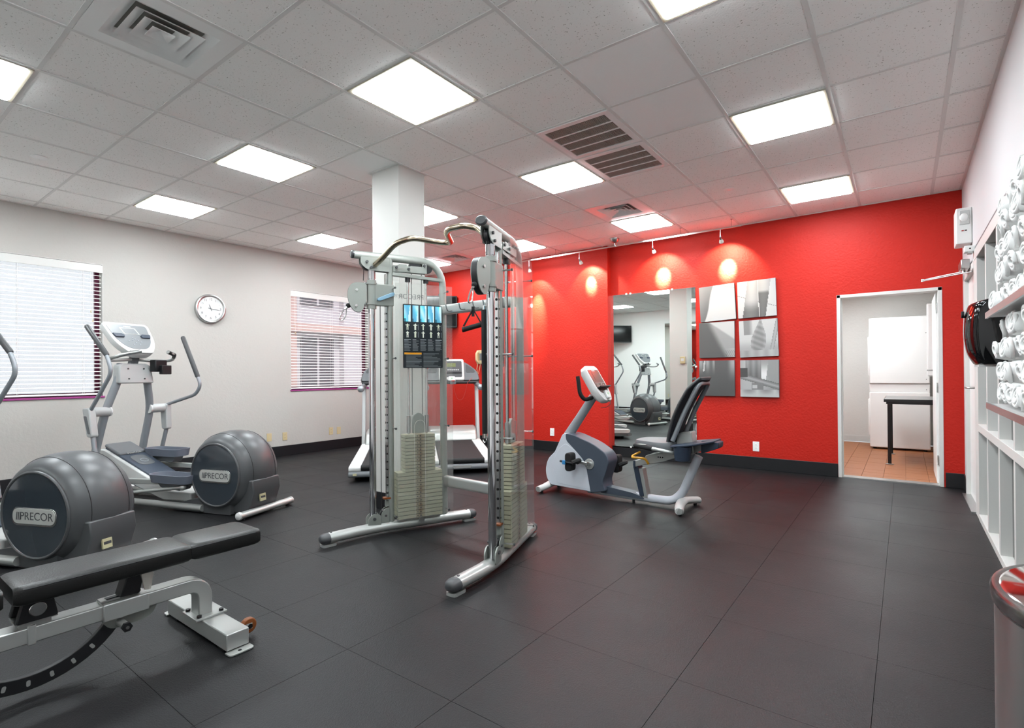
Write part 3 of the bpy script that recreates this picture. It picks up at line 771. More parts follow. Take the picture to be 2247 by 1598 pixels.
# ---- track lighting: rail, canopy, stems and four spot heads
t = thing('track_rail', 'slim chrome lighting rail along the top of the red wall', 'track rail', (0, 6.47, 2.875))
MB().beam((-4.75, 0, 0), (-1.50, 0, 0), .012, .018).build('rail', 'steel', t)
for x in (-4.03, -2.21, -1.61):
    s = MB().cyl((x, 0, .0), (x, 0, ZC-2.875), .004, 8).build('stem', 'steel', t); MB().lathe([(0, .012), (-.006, .012), (-.012, .006)], (x, 0, ZC-2.875), (0, 0, 1), 12).build('stem_cap', 'brushed', t)
MB().lathe([(0, .062), (-.015, .06), (-.04, .045), (-.056, .02), (-.06, .008)], (-3.09, -.02, ZC-2.875), (0, 0, 1), 24).build('canopy', 'brushed', t)
MB().cyl((-3.09, -.01, 0), (-3.09, -.02, .045), .009, 10).build('canopy_stem', 'steel', t)
SP = [(-1.735, YF, -1.753, 'spotlight head on the rail above the canvases'), (-2.57, YF, -2.58, 'spotlight head on the rail above the mirror'), (-3.64, YB, -3.61, 'spotlight head on the rail left of the dome canopy'), (-4.50, YB, -4.54, 'spotlight head on the rail behind the cable machine tower')]
for k, (x, yw, xt, lab) in enumerate(SP):
    t = thing('spotlight', lab, 'spotlight', (x, 6.47, 2.866), 0, 'four rail spotlights')
    zt = 2.43 if k < 3 else 2.12
    d = Vector((xt-x, yw-6.47, zt-2.74)).normalized()
    MB().cyl((0, 0, 0), (0, 0, -.075), .004, 8).build('stem', 'steel', t); MB().box((0, 0, -.08), (.016, .016, .022)).build('swivel', 'steel', t, bevel=.003)
    p = Vector((0, 0, -.092)); 
    MB().lathe([(0, .010), (.02, .013), (.03, .014)], p, d, 14).build('socket', 'steel', t)
    MB().lathe([(.026, .014), (.04, .020), (.062, .026), (.072, .0265)], p, d, 18, cap=False).build('shade', 'frost', t)
    MB().lathe([(.058, .018), (.062, .019), (.066, .012)], p, d, 14).build('lamp', 'bulb', t)
    L = bpy.data.lights.new('spot_beam', 'SPOT'); L.energy = 22; L.color = (1, .80, .55); L.spot_size = radians(100); L.spot_blend = .35; L.shadow_soft_size = .012
    L2 = bpy.data.lights.new('spot_core', 'SPOT'); L2.energy = 330; L2.color = (1, .80, .55); L2.spot_size = radians(34); L2.spot_blend = 1.0; L2.shadow_soft_size = .012
    for q in (L, L2):
        lo = bpy.data.objects.new(q.name, q); COL.objects.link(lo); lo.parent = t; lo.location = p+d*.075; lo.rotation_euler = d.to_track_quat('-Z', 'Y').to_euler()
# ---- right wall: emergency unit, contact sensor, door closer, towel dispenser
t = thing('emergency_light', 'white emergency unit high on the right wall by the red corner', 'emergency light', (XR, 5.90, 2.41))
MB().bb(-.107, 0, 0, .22, -.15, .155).build('case', 'gloss_white', t, bevel=.008)
MB().bb(-.085, -.018, -.012, 0, .01, .13).build('lens', 'white_plastic', t, bevel=.004); MB().ball((-.055, -.008, .07), .03, 12, 8, (1, .6, 1.2)).build('reflector', 'gloss_white', t)
MB().bb(-.07, -.055, -.004, 0, -.045, -.035).build('indicator', 'red_cord', t); MB().bb(-.05, -.035, -.004, 0, -.045, -.035).build('indicator', 'black_plastic', t)
t = thing('door_sensor', 'small white contact box above the side door', 'sensor', (XR, 5.66, 2.17))
MB().bb(-.07, 0, 0, .10, -.025, .025).build('case', 'gloss_white', t, bevel=.004); MB().cyl((-.035, -.002, 0), (-.035, 0, 0), .006, 8).build('eye', 'black_plastic', t); MB().bb(-.05, -.02, .0, .06, -.04, -.025).build('clip', 'silver_light', t)
t = thing('door_closer', 'silver door closer with arm reaching over the red wall', 'door closer', (XR, 6.05, 2.085))
MB().bb(-.075, -.015, -.12, .16, -.035, .045).build('body', 'brushed', t, bevel=.006)
MB().beam((-.05, 0, -.045), (-.33, .20, -.06), .022, .009).build('arm', 'brushed', t, bevel=.002)
MB().beam((-.33, .20, -.068), (.0, -.12, -.068), .016, .008).build('forearm', 'brushed', t, bevel=.002)
MB().cyl((-.33, .20, -.075), (-.33, .20, -.05), .012, 10).build('elbow_pin', 'steel', t); MB().cyl((-.05, 0, -.055), (-.05, 0, -.03), .014, 10).build('spindle', 'steel', t)
t = thing('towel_dispenser', 'glossy black paper towel dispenser on the right screen', 'dispenser', (XR-.01, 3.98, 1.21))
pr = [(0, 0), (-.13, .0), (-.165, .06), (-.18, .17), (-.175, .28), (-.155, .355), (-.1, .375), (0, .378)]
prr = roundpoly(pr, [.002, .01, .05, .05, .05, .02, .02, .002])
MB().loft([[(u*k, y_, v) for u, v in prr] for y_, k in ((0, .66), (.006, .74), (.03, .82), (.07, .92), (.11, .98), (.15, 1), (.19, .98), (.23, .92), (.27, .82), (.294, .74), (.30, .66))]).build('cover', 'black_gloss', t)
MB().bb(-.12, -.03, .03, .27, -.012, .0).build('outlet_slot', 'white_plastic', t); MB().prism(roundpoly([(-.02, .36), (-.13, .345), (-.13, .36), (-.02, .39)], .005), lambda u, v, w: (u, w, v), .05, .25).build('lid_seam', 'dark_magenta', t)
MB().cyl((-.186, .15, .3), (-.172, .15, .3), .02, 12).build('lock', 'black_plastic', t)
# ---- towel shelves with rolled towels
def shelf(z, y0, y1, label):
    t = thing('towel_shelf', label, 'shelf', (0, 0, z), 0, 'grey towel shelves')
    MB().bb(.215, XR-.002, y0, y1, -.012, 0).build('board', 'shelf_grey', t, bevel=.002); MB().bb(.209, .215, y0-.0, y1, -.016, .003).build('edge', 'brushed', t)
    for y in (y0+.15, y1-.15): MB().prism([(XR-.004, -.012), (XR-.004, -.019), (.30, -.012)], lambda u, v, w: (u, w, v), y-.006, y+.006).build('bracket', 'shelf_grey', t)
SH = [(1.360, 'upper grey shelf of rolled towels at the right edge'), (1.072, 'lower grey shelf of rolled towels at the right edge')]
SY0, SY1 = 1.10, 2.27
for z, l in SH: shelf(z, SY0, SY1, l)
# one rolled towel: a spiral roll lying along x (its end faces the room)
def roll_mesh(seed):
    rnd = random.Random(seed); r = .0375; n = 26; L0, L1 = -.108, .108
    m = MB(); rings = []
    for k in range(7):
        t_ = k/6; x = L0+(L1-L0)*t_; e = (1-abs(2*t_-1)**4*.28)
        ring = []
        for q in range(n):
            a = 2*pi*q/n; rr = r*e*(1+.06*sin(2*a+seed)+.03*sin(5*a+3*t_+seed)); ring.append((x+.004*sin(3*a+seed), rr*cos(a)*1.12, rr*sin(a)*.94))
        rings.append(ring)
    m.loft(rings)
    me = m.mesh('towel_roll'); me.materials.append(M_('towel')); me.polygons.foreach_set('use_smooth', [True]*len(me.polygons)); return me
def spiral_mesh(seed):
    pts = []; N = 44
    for k in range(N):
        a = k/N*2*pi*2.3+seed; rr = .008+.022*k/N; pts.append((-.109+.004*sin(k*.3), rr*cos(a)*1.1, rr*sin(a)*.92))
    me = MB().tube(pts, .0058, 6).mesh('fold'); me.materials.append(M_('towel')); me.polygons.foreach_set('use_smooth', [True]*len(me.polygons)); return me
RM = [roll_mesh(s) for s in range(4)]; SM = [spiral_mesh(s) for s in range(4)]
rows = [('upper', 1.360, [0, 1, 2, 3, 4]), ('lower', 1.072, [0, 1, 2, 3])]
ordn = ['first', 'second', 'third', 'fourth', 'fifth', 'sixth', 'seventh', 'eighth', 'ninth', 'tenth', 'eleventh', 'twelfth', 'thirteenth', 'fourteenth']
layn = {0: 'bottom layer', 1: 'second layer', 2: 'third layer', 3: 'fourth layer', 4: 'top layer'}
for nm, zs, lays in rows:
    for l in lays:
        cnt = 12 if l % 2 == 0 else 11
        for k in range(cnt):
            y = SY1-.035-k*.0935-(.0465 if l % 2 else 0)-(.03*l if nm == 'upper' else .01*l)+random.uniform(-.003, .003)
            if y < SY0+.02: continue
            i = (k*3+l) % 4
            o = bpy.data.objects.new('towel_roll', RM[i]); COL.objects.link(o)
            o.location = (.349+random.uniform(-.014, .006), y, zs+.0375+l*(.067 if nm == 'upper' else .065))
            o.rotation_euler = (0, random.uniform(-.02, .02), random.uniform(-.025, .025))
            tag(o, 'rolled white towel, %s from the far end in the %s of the %s shelf' % (ordn[k], layn[l], nm), 'towel', 'rolled white towels on the two shelves')
            f = bpy.data.objects.new('fold', SM[i]); COL.objects.link(f); f.parent = o
# ---- stainless waste bin
t = thing('waste_bin', 'half-round stainless steel waste bin at the lower right corner', 'bin', (XR-.004, 1.72, 0))
def dring(rx, ry, z, n=36):
    p = [(0, ry, z)]+[(-rx*sin(pi*k/n), ry*cos(pi*k/n), z) for k in range(1, n)]+[(0, -ry, z)]; return p
MB().loft([dring(.296, .318, .03), dring(.296, .318, .615)]).build('body', 'stainless_v', t)
MB().loft([dring(.292, .314, .0), dring(.292, .314, .03)]).build('base_ring', 'black_plastic', t)
MB().loft([dring(.292, .314, .615), dring(.292, .314, .625)]).build('gap_ring', 'black_plastic', t)
MB().loft([dring(.302, .324, .625), dring(.304, .326, .652), dring(.300, .322, .660), dring(.292, .314, .661)]).build('lid_rim', 'stainless', t)
MB().loft([dring(.288, .31, .660), dring(.28, .302, .664)]).build('lid', 'lid_steel', t)
MB().bb(-.305, -.27, -.05, .05, .0, .02).build('pedal', 'stainless', t, bevel=.004)
# ================================================================== cross trainers
def panelfn(C, X, Y):
    C, X, Y = Vector(C), Vector(X).normalized(), Vector(Y).normalized(); Z = X.cross(Y).normalized()
    return (lambda u, v, w: tuple(C+X*u+Y*v+Z*w)), Matrix((X, Y, Z)).transposed(), (lambda u, v, w: C+X*u+Y*v+Z*w)
def make_elliptical(label, loc, rz, sg):
    t = thing('cross_trainer', label, 'elliptical', loc, rz, 'grey cross trainers')
    # rear stabilizer
    sb = MB().tube([(.0, -.29, .04), (.0, .29, .04)], .036, 14, ry=.028, up=(0, 0, 1)).build('rear_stabilizer', 'silver_light', t)
    for s in (-1, 1):
        MB().lathe([(0, .034), (.02, .03), (.03, .012)], (0, s*.28, .04), (0, s, 0), 14).build('end_cap', 'white_plastic', sb)
        MB().cyl((0, s*.25, .0), (0, s*.25, .02), .018, 10).build('foot', 'black_rubber', sb)
    # drum
    cx, cz = .345, .352
    dr = MB().lathe([(-.205, .262), (-.2, .276), (-.175, .300), (-.125, .329), (-.07, .344), (0, .349), (.07, .344), (.125, .329), (.175, .300), (.2, .276), (.205, .262)], (cx, 0, cz), (0, 1, 0), 64).build('drum_housing', 'drum', t)
    for s in (-1, 1):
        MB().tube([(cx+.3305*cos(2*pi*k/56), s*.122, cz+.3305*sin(2*pi*k/56)) for k in range(56)], .0022, 5, closed=True).build('seam', 'black_plastic', dr)
        MB().tube([(cx+.262*cos(2*pi*k/56), s*.205, cz-.012+.262*sin(2*pi*k/56)) for k in range(56)], .010, 8, closed=True).build('disc_rim', 'drum', dr)
        dc = MB().lathe([(0, .256), (.004, .256)], (cx, s*.205, cz-.012), (0, s, 0), 56).build('side_disc', 'disc_gloss', t)
        P = panelfn((cx, s*.209, cz-.018), (-s, 0, 0), (0, 0, 1))
        hw, hh = .165, .046
        st = roundpoly([(-hw, -hh), (hw, -hh), (hw, hh), (-hw, hh)], hh*.98, 8)
        MB().prism([(u*1.06, v*1.2-.004) for u, v in st], P[0], .0, .003).build('badge_rim', 'steel', t, bevel=.001)
        MB().prism(st, P[0], .003, .0055).build('badge', 'badge', t)
        text('badge_lettering', 'PRECOR', .068, 'dark_plastic', t, P[2](.022, -.001, .0056), P[1], .0008, sx=1.02)
        for k in range(3): MB().prism([(-.137+k*.014, -.024), (-.131+k*.014, -.024), (-.125+k*.014, .024), (-.131+k*.014, .024)], P[0], .005, .0068).build('badge_stripe', 'dark_plastic', t)
    # pedestal under the drum, with rating label
    MB().prism([(.05, .02), (.5, .02), (.42, .3), (-.0, .30), (-.015, .2)], XZ, -.15, .15).build('pedestal', 'drum', t, bevel=.008)
    P = panelfn((-.004, .05, .145), (0, -1, 0), (.1, 0, 1))
    MB().prism([(-.03, -.03), (.03, -.03), (.03, .03), (-.03, .03)], P[0], .0, .012).build('label_plate', 'sticker', t)
    MB().prism([(-.024, -.005), (.024, -.005), (.024, .012), (-.024, .012)], P[0], .012, .0128).build('label_bars', 'dark_plastic', t)
    # skirts and base rails
    for s in (-1, 1):
        MB().prism(roundpoly([(.86, .005), (.2, .005), (.2, .16), (.60, .12), (.78, .075)], [.005, .01, .01, .08, .06]), XZ, s*.1, s*.185).build('skirt', 'drum', t, bevel=.006)
        MB().tube([(.5, s*.19, .045), (2.02, s*.19, .045)], .030, 12).build('base_rail', 'silver_light', t)
    MB().tube([(2.0, -.33, .04), (2.0, .33, .04)], .034, 12).build('front_stabilizer', 'silver_light', t)
    for s in (-1, 1): MB().lathe([(0, .036), (.02, .03), (.03, .012)], (2.0, s*.32, .04), (0, s, 0), 12).build('end_cap', 'white_plastic', t)
    # centre ramp
    MB().prism(roundpoly([(.70, .075), (1.02, .065), (1.95, .34), (1.95, .47), (1.80, .50), (.95, .155), (.70, .15)], [.02, .04, .06, .06, .05, .03, .02]), XZ, -.145, .145).build('ramp_side', 'white_plastic', t, bevel=.012)
    d = Vector((-.85, 0, -.345)).normalized(); up = Vector((.345, 0, -.85)); 
    P = panelfn((1.37, 0, .331), (0, -1, 0), (.85, 0, .345))
    MB().prism(roundpoly([(-.115, -.43), (.115, -.43), (.125, .47), (-.125, .47)], .02), P[0], -.01, .012).build('ramp_cover', 'grey_blue', t, bevel=.006)
    MB().prism(roundpoly([(-.13, .26), (.13, .26), (.125, .49), (-.125, .49)], .03), P[0], .0, .03).build('ramp_cap', 'mid_plastic', t, bevel=.012)
    MB().prism(roundpoly([(-.075, .02), (.075, .02), (.075, .22), (-.075, .22)], .06, 6), P[0], .012, .016).build('grip_recess', 'mid_plastic', t, bevel=.003)
    MB().tube([P[2](.035*cos(k*.5236), .10+.03*sin(k*.5236), .018) for k in range(12)], .006, 6, closed=True).build('grip_ring', 'grey_paint', t)
    text('ramp_lettering', 'PRECOR', .036, 'silver_light', t, P[2](0, .245, .032), P[1], .0006)
    # uprights and bracket
    for s in (-1, 1):
        MB().tube(fillet([(1.85, s*.225, .06), (1.79, s*.225, .45), (1.66, s*.215, .86), (1.60, s*.135, 1.16), (1.62, s*.10, 1.30)], .12), .034, 14).build('upright', 'grey_paint', t)
    MB().prism(roundpoly([(-.17, -.10), (.17, -.10), (.15, .09), (-.15, .09)], [.02, .02, .05, .05]), lambda u, v, w: (1.60+v*.12-w, u, 1.215+v), -.045, .045).build('crosshead', 'shell_silver', t, bevel=.012)
    for u in (-.075, .075):
        for v in (-.055, .04): MB().cyl((1.548+v*.12, u, 1.215+v), (1.556+v*.12, u, 1.215+v), .007, 8).build('screw', 'dark_plastic', t)
    MB().beam((1.61, 0, 1.28), (1.56, 0, 1.42), .07, .05, (1, 0, 0)).build('console_neck', 'mid_plastic', t, bevel=.006)
    # swing arms
    for s, ph in ((sg, 0), (-sg, 1)):
        px_, pz = (1.645, .85)
        pv = MB().cyl((px_, s*.19, pz+.01), (px_, s*.37, pz+.01), .043, 16).build('pivot_housing', 'shell_silver', t, bevel=.01)
        MB().cyl((px_, s*.20, pz+.01), (px_, s*.185, pz+.01), .046, 16).build('pivot_cap', 'white_plastic', pv)
        tilt = -.10 if ph == 0 else .08
        lo = (px_-.03+tilt*.2, s*.365, pz-.21)
        MB().prism(roundpoly([(px_-.045, pz+.05), (px_+.045, pz+.05), (lo[0]+.035, lo[2]), (lo[0]-.035, lo[2])], .025), XZ, s*.335, s*.395).build('rocker_housing', 'shell_silver', t, bevel=.008)
        sl = MB().prism(roundpoly([(px_-.018, pz-.02), (px_+.018, pz-.02), (lo[0]+.014, lo[2]+.03), (lo[0]-.014, lo[2]+.03)], .012), XZ, s*.396, s*.399).build('rocker_slot', 'mid_plastic', t)
        if ph == 0: hp = [(1.63, s*.37, .86), (1.34, s*.37, 1.22), (1.40, s*.37, 1.37), (1.66, s*.37, 1.64)]; foot = (1.52, s*.365, .26)
        else: hp = [(1.72, s*.37, .87), (1.24, s*.37, .995), (1.17, s*.37, 1.09), (1.41, s*.37, 1.58)]; foot = (1.74, s*.365, .32)
        MB().tube(fillet(hp, .07, 6), .0165, 12).build('swing_handle', 'grey_paint', t)
        g0 = Vector(hp[2]).lerp(Vector(hp[3]), .0 if ph == 0 else .16); g1 = Vector(hp[3])
        MB().tube([g0, g0.lerp(g1, .03), g0.lerp(g1, .97), g1], [.018, .0225, .0225, .018], 12).build('handle_grip', 'dark_plastic', t)
        MB().tube([(lo[0], lo[1], lo[2]+.02), foot], .019, 10).build('rocker_link', 'grey_paint', t)
        # pedal with arm
        pc = (.82, s*.20, .29) if ph == 0 else (1.42, s*.20, .44)
        ol = roundpoly([(-.22, -.075), (-.12, -.085), (.16, -.085), (.22, -.05), (.22, .05), (.16, .085), (-.12, .085), (-.22, .075)], .05)
        R1 = [(pc[0]+u, pc[1]+v, pc[2]-.035) for u, v in ol]; R2 = [(pc[0]+u*1.07, pc[1]+v*1.12, pc[2]+.035) for u, v in ol]
        R3 = [(pc[0]+u*.99, pc[1]+v*.98, pc[2]+.035) for u, v in ol]; R4 = [(pc[0]+u*.93, pc[1]+v*.88, pc[2]-.015) for u, v in ol]
        pd = MB().loft([R1, R2, R3, R4]).build('foot_pedal', 'pedal_plastic', t)
        MB().beam((foot[0], s*.25, foot[2]-.02), (.62, s*.165, .25 if ph == 0 else .33), .04, .045).build('pedal_arm', 'silver_light', t, bevel=.006)
        MB().prism(roundpoly([(pc[0]-.13, pc[2]-.1), (pc[0]+.1, pc[2]-.08), (pc[0]+.15, pc[2]-.03), (pc[0]-.17, pc[2]-.03)], .02), XZ, pc[1]-.05, pc[1]+.05).build('pedal_bracket', 'mid_plastic', t, bevel=.005)
        MB().tube([(foot[0]-.05, s*.29, .12), (.66, s*.25, .225 if ph == 0 else .2)], .016, 10).build('link_rod', 'silver_light', t)
        MB().ball((.66, s*.25, .225 if ph == 0 else .2), .027, 12, 8).build('rod_end', 'silver_light', t)
    # console
    P = panelfn((1.60, 0, 1.545), (0, -1, 0), (.62, 0, .78))
    out = roundpoly([(-.10, -.205), (.10, -.205), (.195, -.07), (.225, .19), (-.225, .19), (-.195, -.07)], [.06, .06, .12, .05, .05, .12], 6)
    cs = MB(); rr = [[P[0](u*k, v*k, w) for u, v in out] for k, w in ((.80, -.075), (.97, -.05), (1.0, -.005), (.985, .008))]; cs.loft(rr).build('console_shell', 'white_plastic', t)
    fc = roundpoly([(-.09, -.135), (.09, -.135), (.165, -.03), (.195, .165), (-.195, .165), (-.165, -.03)], [.06, .06, .1, .04, .04, .1], 6)
    MB().prism(fc, P[0], .006, .011).build('console_face', 'console_grey', t)
    MB().prism(roundpoly([(-.065, .045), (.085, .045), (.065, .125), (-.085, .125)], .008), P[0], .011, .0125).build('screen', 'silver_light', t)
    MB().prism(roundpoly([(-.055, .052), (.07, .052), (.055, .117), (-.07, .117)], .004), P[0], .0125, .0135).build('screen_glass', 'console_grey', t)
    for s in (-1, 1): MB().prism(roundpoly([(s*.165, .0), (s*.085, .0), (s*.075, .025), (s*.095, .045), (s*.18, .045)], .008), P[0], .009, .022).build('side_button', 'navy', t, bevel=.003)
    for u, v in ((-.01, .0), (.01, -.015), (-.02, -.03), (.03, -.03), (.055, -.05), (-.06, -.04), (.0, -.06), (.03, -.08), (-.03, -.085)): MB().prism(roundpoly([(u-.007, v-.005), (u+.007, v-.005), (u+.007, v+.005), (u-.007, v+.005)], .004), P[0], .011, .013).build('key', 'grey_paint', t)
    text('console_lettering', 'PRECOR', .018, 'gloss_white', t, P[2](0, .142, .0112), P[1], .0004)
    MB().prism(roundpoly([(-.09, -.2), (.09, -.2), (.12, -.165), (-.12, -.165)], .02), P[0], -.01, .03).build('reading_ledge', 'white_plastic', t, bevel=.006)
    # fixed handlebar with contact grips, holder
    hb = [(1.47, .06, 1.39), (1.52, .20, 1.345), (1.50, .24, 1.35), (1.38, .215, 1.40)]
    for s in (-1, 1):
        q = fillet([(1.58, 0, 1.345), (1.57, s*.24, 1.33), (1.48, s*.31, 1.34), (1.34, s*.23, 1.39), (1.31, s*.13, 1.415)], .07, 6)
        MB().tube(q, .0155, 10).build('fixed_handlebar', 'silver_light', t)
        MB().tube([(1.40, s*.265, 1.371), (1.345, s*.225, 1.391), (1.312, s*.135, 1.414)], .0185, 10).build('contact_grip', 'black_plastic' if s < 0 else 'brushed', t)
    hd = MB().bb(1.47, 1.55, -.25, -.125, 1.225, 1.345).build('accessory_holder', 'black_plastic', t, bevel=.01)
    MB().bb(1.43, 1.475, -.265, -.165, 1.20, 1.29).build('cup_ring', 'black_plastic', hd, bevel=.006)
    return t
E2 = make_elliptical('grey cross trainer farther from camera, fully in view under the clock', (-4.42, 2.36, 0), pi+radians(18), 1)
E1 = make_elliptical('grey cross trainer nearest the camera, cut by the left edge', (-4.017, 1.151, 0), pi+radians(24), -1)
# ================================================================== treadmills
def make_treadmill(label, loc, rz):
    t = thing('treadmill', label, 'treadmill', loc, rz, 'pair of treadmills facing the corner')
    W = .40
    for s in (-1, 1):
        MB().prism(roundpoly([(.03, .10), (1.55, .13), (1.62, .22), (1.5, .225), (.0, .165), (.0, .12)], .02), XZ, s*.27, s*W).build('side_rail', 'white_plastic', t, bevel=.012)
        MB().prism(roundpoly([(.0, .07), (.1, .045), (1.6, .06), (1.6, .135), (.0, .115)], .02), XZ, s*.275, s*(W-.012)).build('rail_skirt', 'mid_plastic', t, bevel=.006)
        MB().cyl((.12, s*.32, 0), (.12, s*.32, .05), .022, 10).build('foot', 'black_rubber', t); MB().cyl((1.5, s*.32, 0), (1.5, s*.32, .06), .03, 10).build('foot', 'black_rubber', t)
        MB().prism(roundpoly([(1.52, .18), (1.66, .18), (1.80, 1.06), (1.71, 1.06)], .02), XZ, s*.355, s*.405).build('upright', 'shell_silver', t, bevel=.01)
        MB().tube(fillet([(1.74, s*.37, 1.04), (1.45, s*.385, 1.01), (1.26, s*.385, .99)], .1), [.035]+[.033]*6+[.03], 12).build('handrail', 'mid_plastic', t)
        MB().ball((1.27, s*.385, .99), .045, 14, 10, (1.3, 1, 1)).build('handrail_end', 'grey_paint', t)
    MB().bb(.02, 1.6, -.27, .27, .125, .175).build('deck', 'black_plastic', t)
    MB().prism([(.035, .175), (1.55, .215), (1.55, .221), (.035, .181)], XZ, -.262, .262).build('belt', 'black_rubber', t)
    MB().cyl((.035, -.265, .152), (.035, .265, .152), .030, 16).build('rear_roller', 'black_rubber', t)
    MB().prism(roundpoly([(-.03, .055), (.06, .05), (.06, .115), (-.005, .115), (-.03, .095)], .02), XZ, -W, W).build('rear_cover', 'mid_plastic', t, bevel=.008)
    MB().prism(roundpoly([(-.1, .072), (.1, .072), (.115, .105), (-.115, .105)], .008), lambda u, v, w: (w, u, v), -.036, -.028).build('rear_badge', 'silver_light', t)
    for s in (-1, 1): MB().bb(-.034, -.03, s*.33-.02, s*.33+.02, .075, .10).build('rear_decal', 'sticker', t)
    MB().prism(roundpoly([(1.42, .2), (2.0, .08), (2.05, .2), (1.98, .36), (1.72, .42), (1.50, .36)], [.05, .03, .06, .08, .1, .08], 6), XZ, -.35, .35).build('motor_hood', 'silver_light', t, bevel=.03, seg=3)
    MB().bb(1.95, 2.03, -.36, .36, .01, .09).build('front_foot', 'black_plastic', t)
    # console hood
    hood = roundpoly([(-.43, -.12), (.43, -.12), (.40, .03), (.20, .20), (-.20, .20), (-.40, .03)], [.04, .04, .08, .12, .12, .08], 6)
    P = panelfn((1.72, 0, 1.19), (0, -1, 0), (.35, 0, .94))
    MB().loft([[P[0](u*k, v*k, w) for u, v in hood] for k, w in ((.86, -.10), (1, -.07), (1, .0), (.96, .03))]).build('console_hood', 'mid_plastic', t)
    for s in (-1, 1): MB().prism(roundpoly([(s*.215, .0), (s*.36, .0), (s*.34, .05), (s*.22, .14)], .03), P[0], .03, .034).build('cup_pocket', 'dark_plastic', t)
    MB().prism(roundpoly([(-.19, -.13), (.19, -.13), (.19, .21), (-.19, .21)], .035, 5), P[0], .02, .06).build('console_frame', 'white_plastic', t, bevel=.012)
    MB().prism(roundpoly([(-.155, -.08), (.155, -.08), (.155, .175), (-.155, .175)], .02, 5), P[0], .06, .063).build('console_face', 'dark_plastic', t)
    MB().prism([(-.075, .08), (.065, .08), (.065, .14), (-.075, .14)], P[0], .063, .065).build('screen', 'olive_screen', t)
    MB().prism([(-.15, -.02), (.15, -.02), (.15, .0), (-.15, .0)], P[0], .063, .078).build('reading_ledge', 'black_plastic', t, bevel=.003)
    for u in (-.11, -.08, -.05, -.02, .01, .04, .07, .1): MB().prism(roundpoly([(u-.009, .025), (u+.009, .025), (u+.009, .045), (u-.009, .045)], .004), P[0], .063, .066).build('key', 'silver_light', t)
    MB().prism(roundpoly([(-.06, -.145), (.06, -.145), (.05, -.075), (-.05, -.075)], .02), P[0], .06, .085).build('stop_module', 'white_plastic', t, bevel=.006)
    MB().prism(roundpoly([(-.012, -.118), (.012, -.118), (.012, -.1), (-.012, -.1)], .006), P[0], .085, .087).build('stop_led', 'green_led', t)
    MB().tube([(1.60, -.40, 1.055), (1.60, .40, 1.055)], .022, 10).build('crossbar', 'black_plastic', t)
    MB().bb(1.56, 1.63, -.06, .03, 1.03, 1.085).build('key_holder', 'mid_plastic', t, bevel=.006)
    MB().bb(1.555, 1.57, -.04, .01, 1.07, 1.09).build('safety_key', 'red_cord', t)
    q = [(1.56, -.02, 1.05), (1.56, -.03, .93), (1.56, -.08, .80), (1.56, -.15, .80), (1.56, -.20, .92), (1.56, -.22, 1.05), (1.60, -.30, 1.12)]
    MB().tube(fillet(q, .08, 5), .0035, 6).build('safety_cord', 'red_cord', t)
    return t
fw = atan2(.678, -.735)
T2 = make_treadmill('right-hand treadmill behind the cable machine, console showing', (-4.20, 4.62, 0), fw)
T1 = dup(T2, None, (-4.62, 3.83, 0), fw, 'left-hand treadmill half hidden behind the pillar')
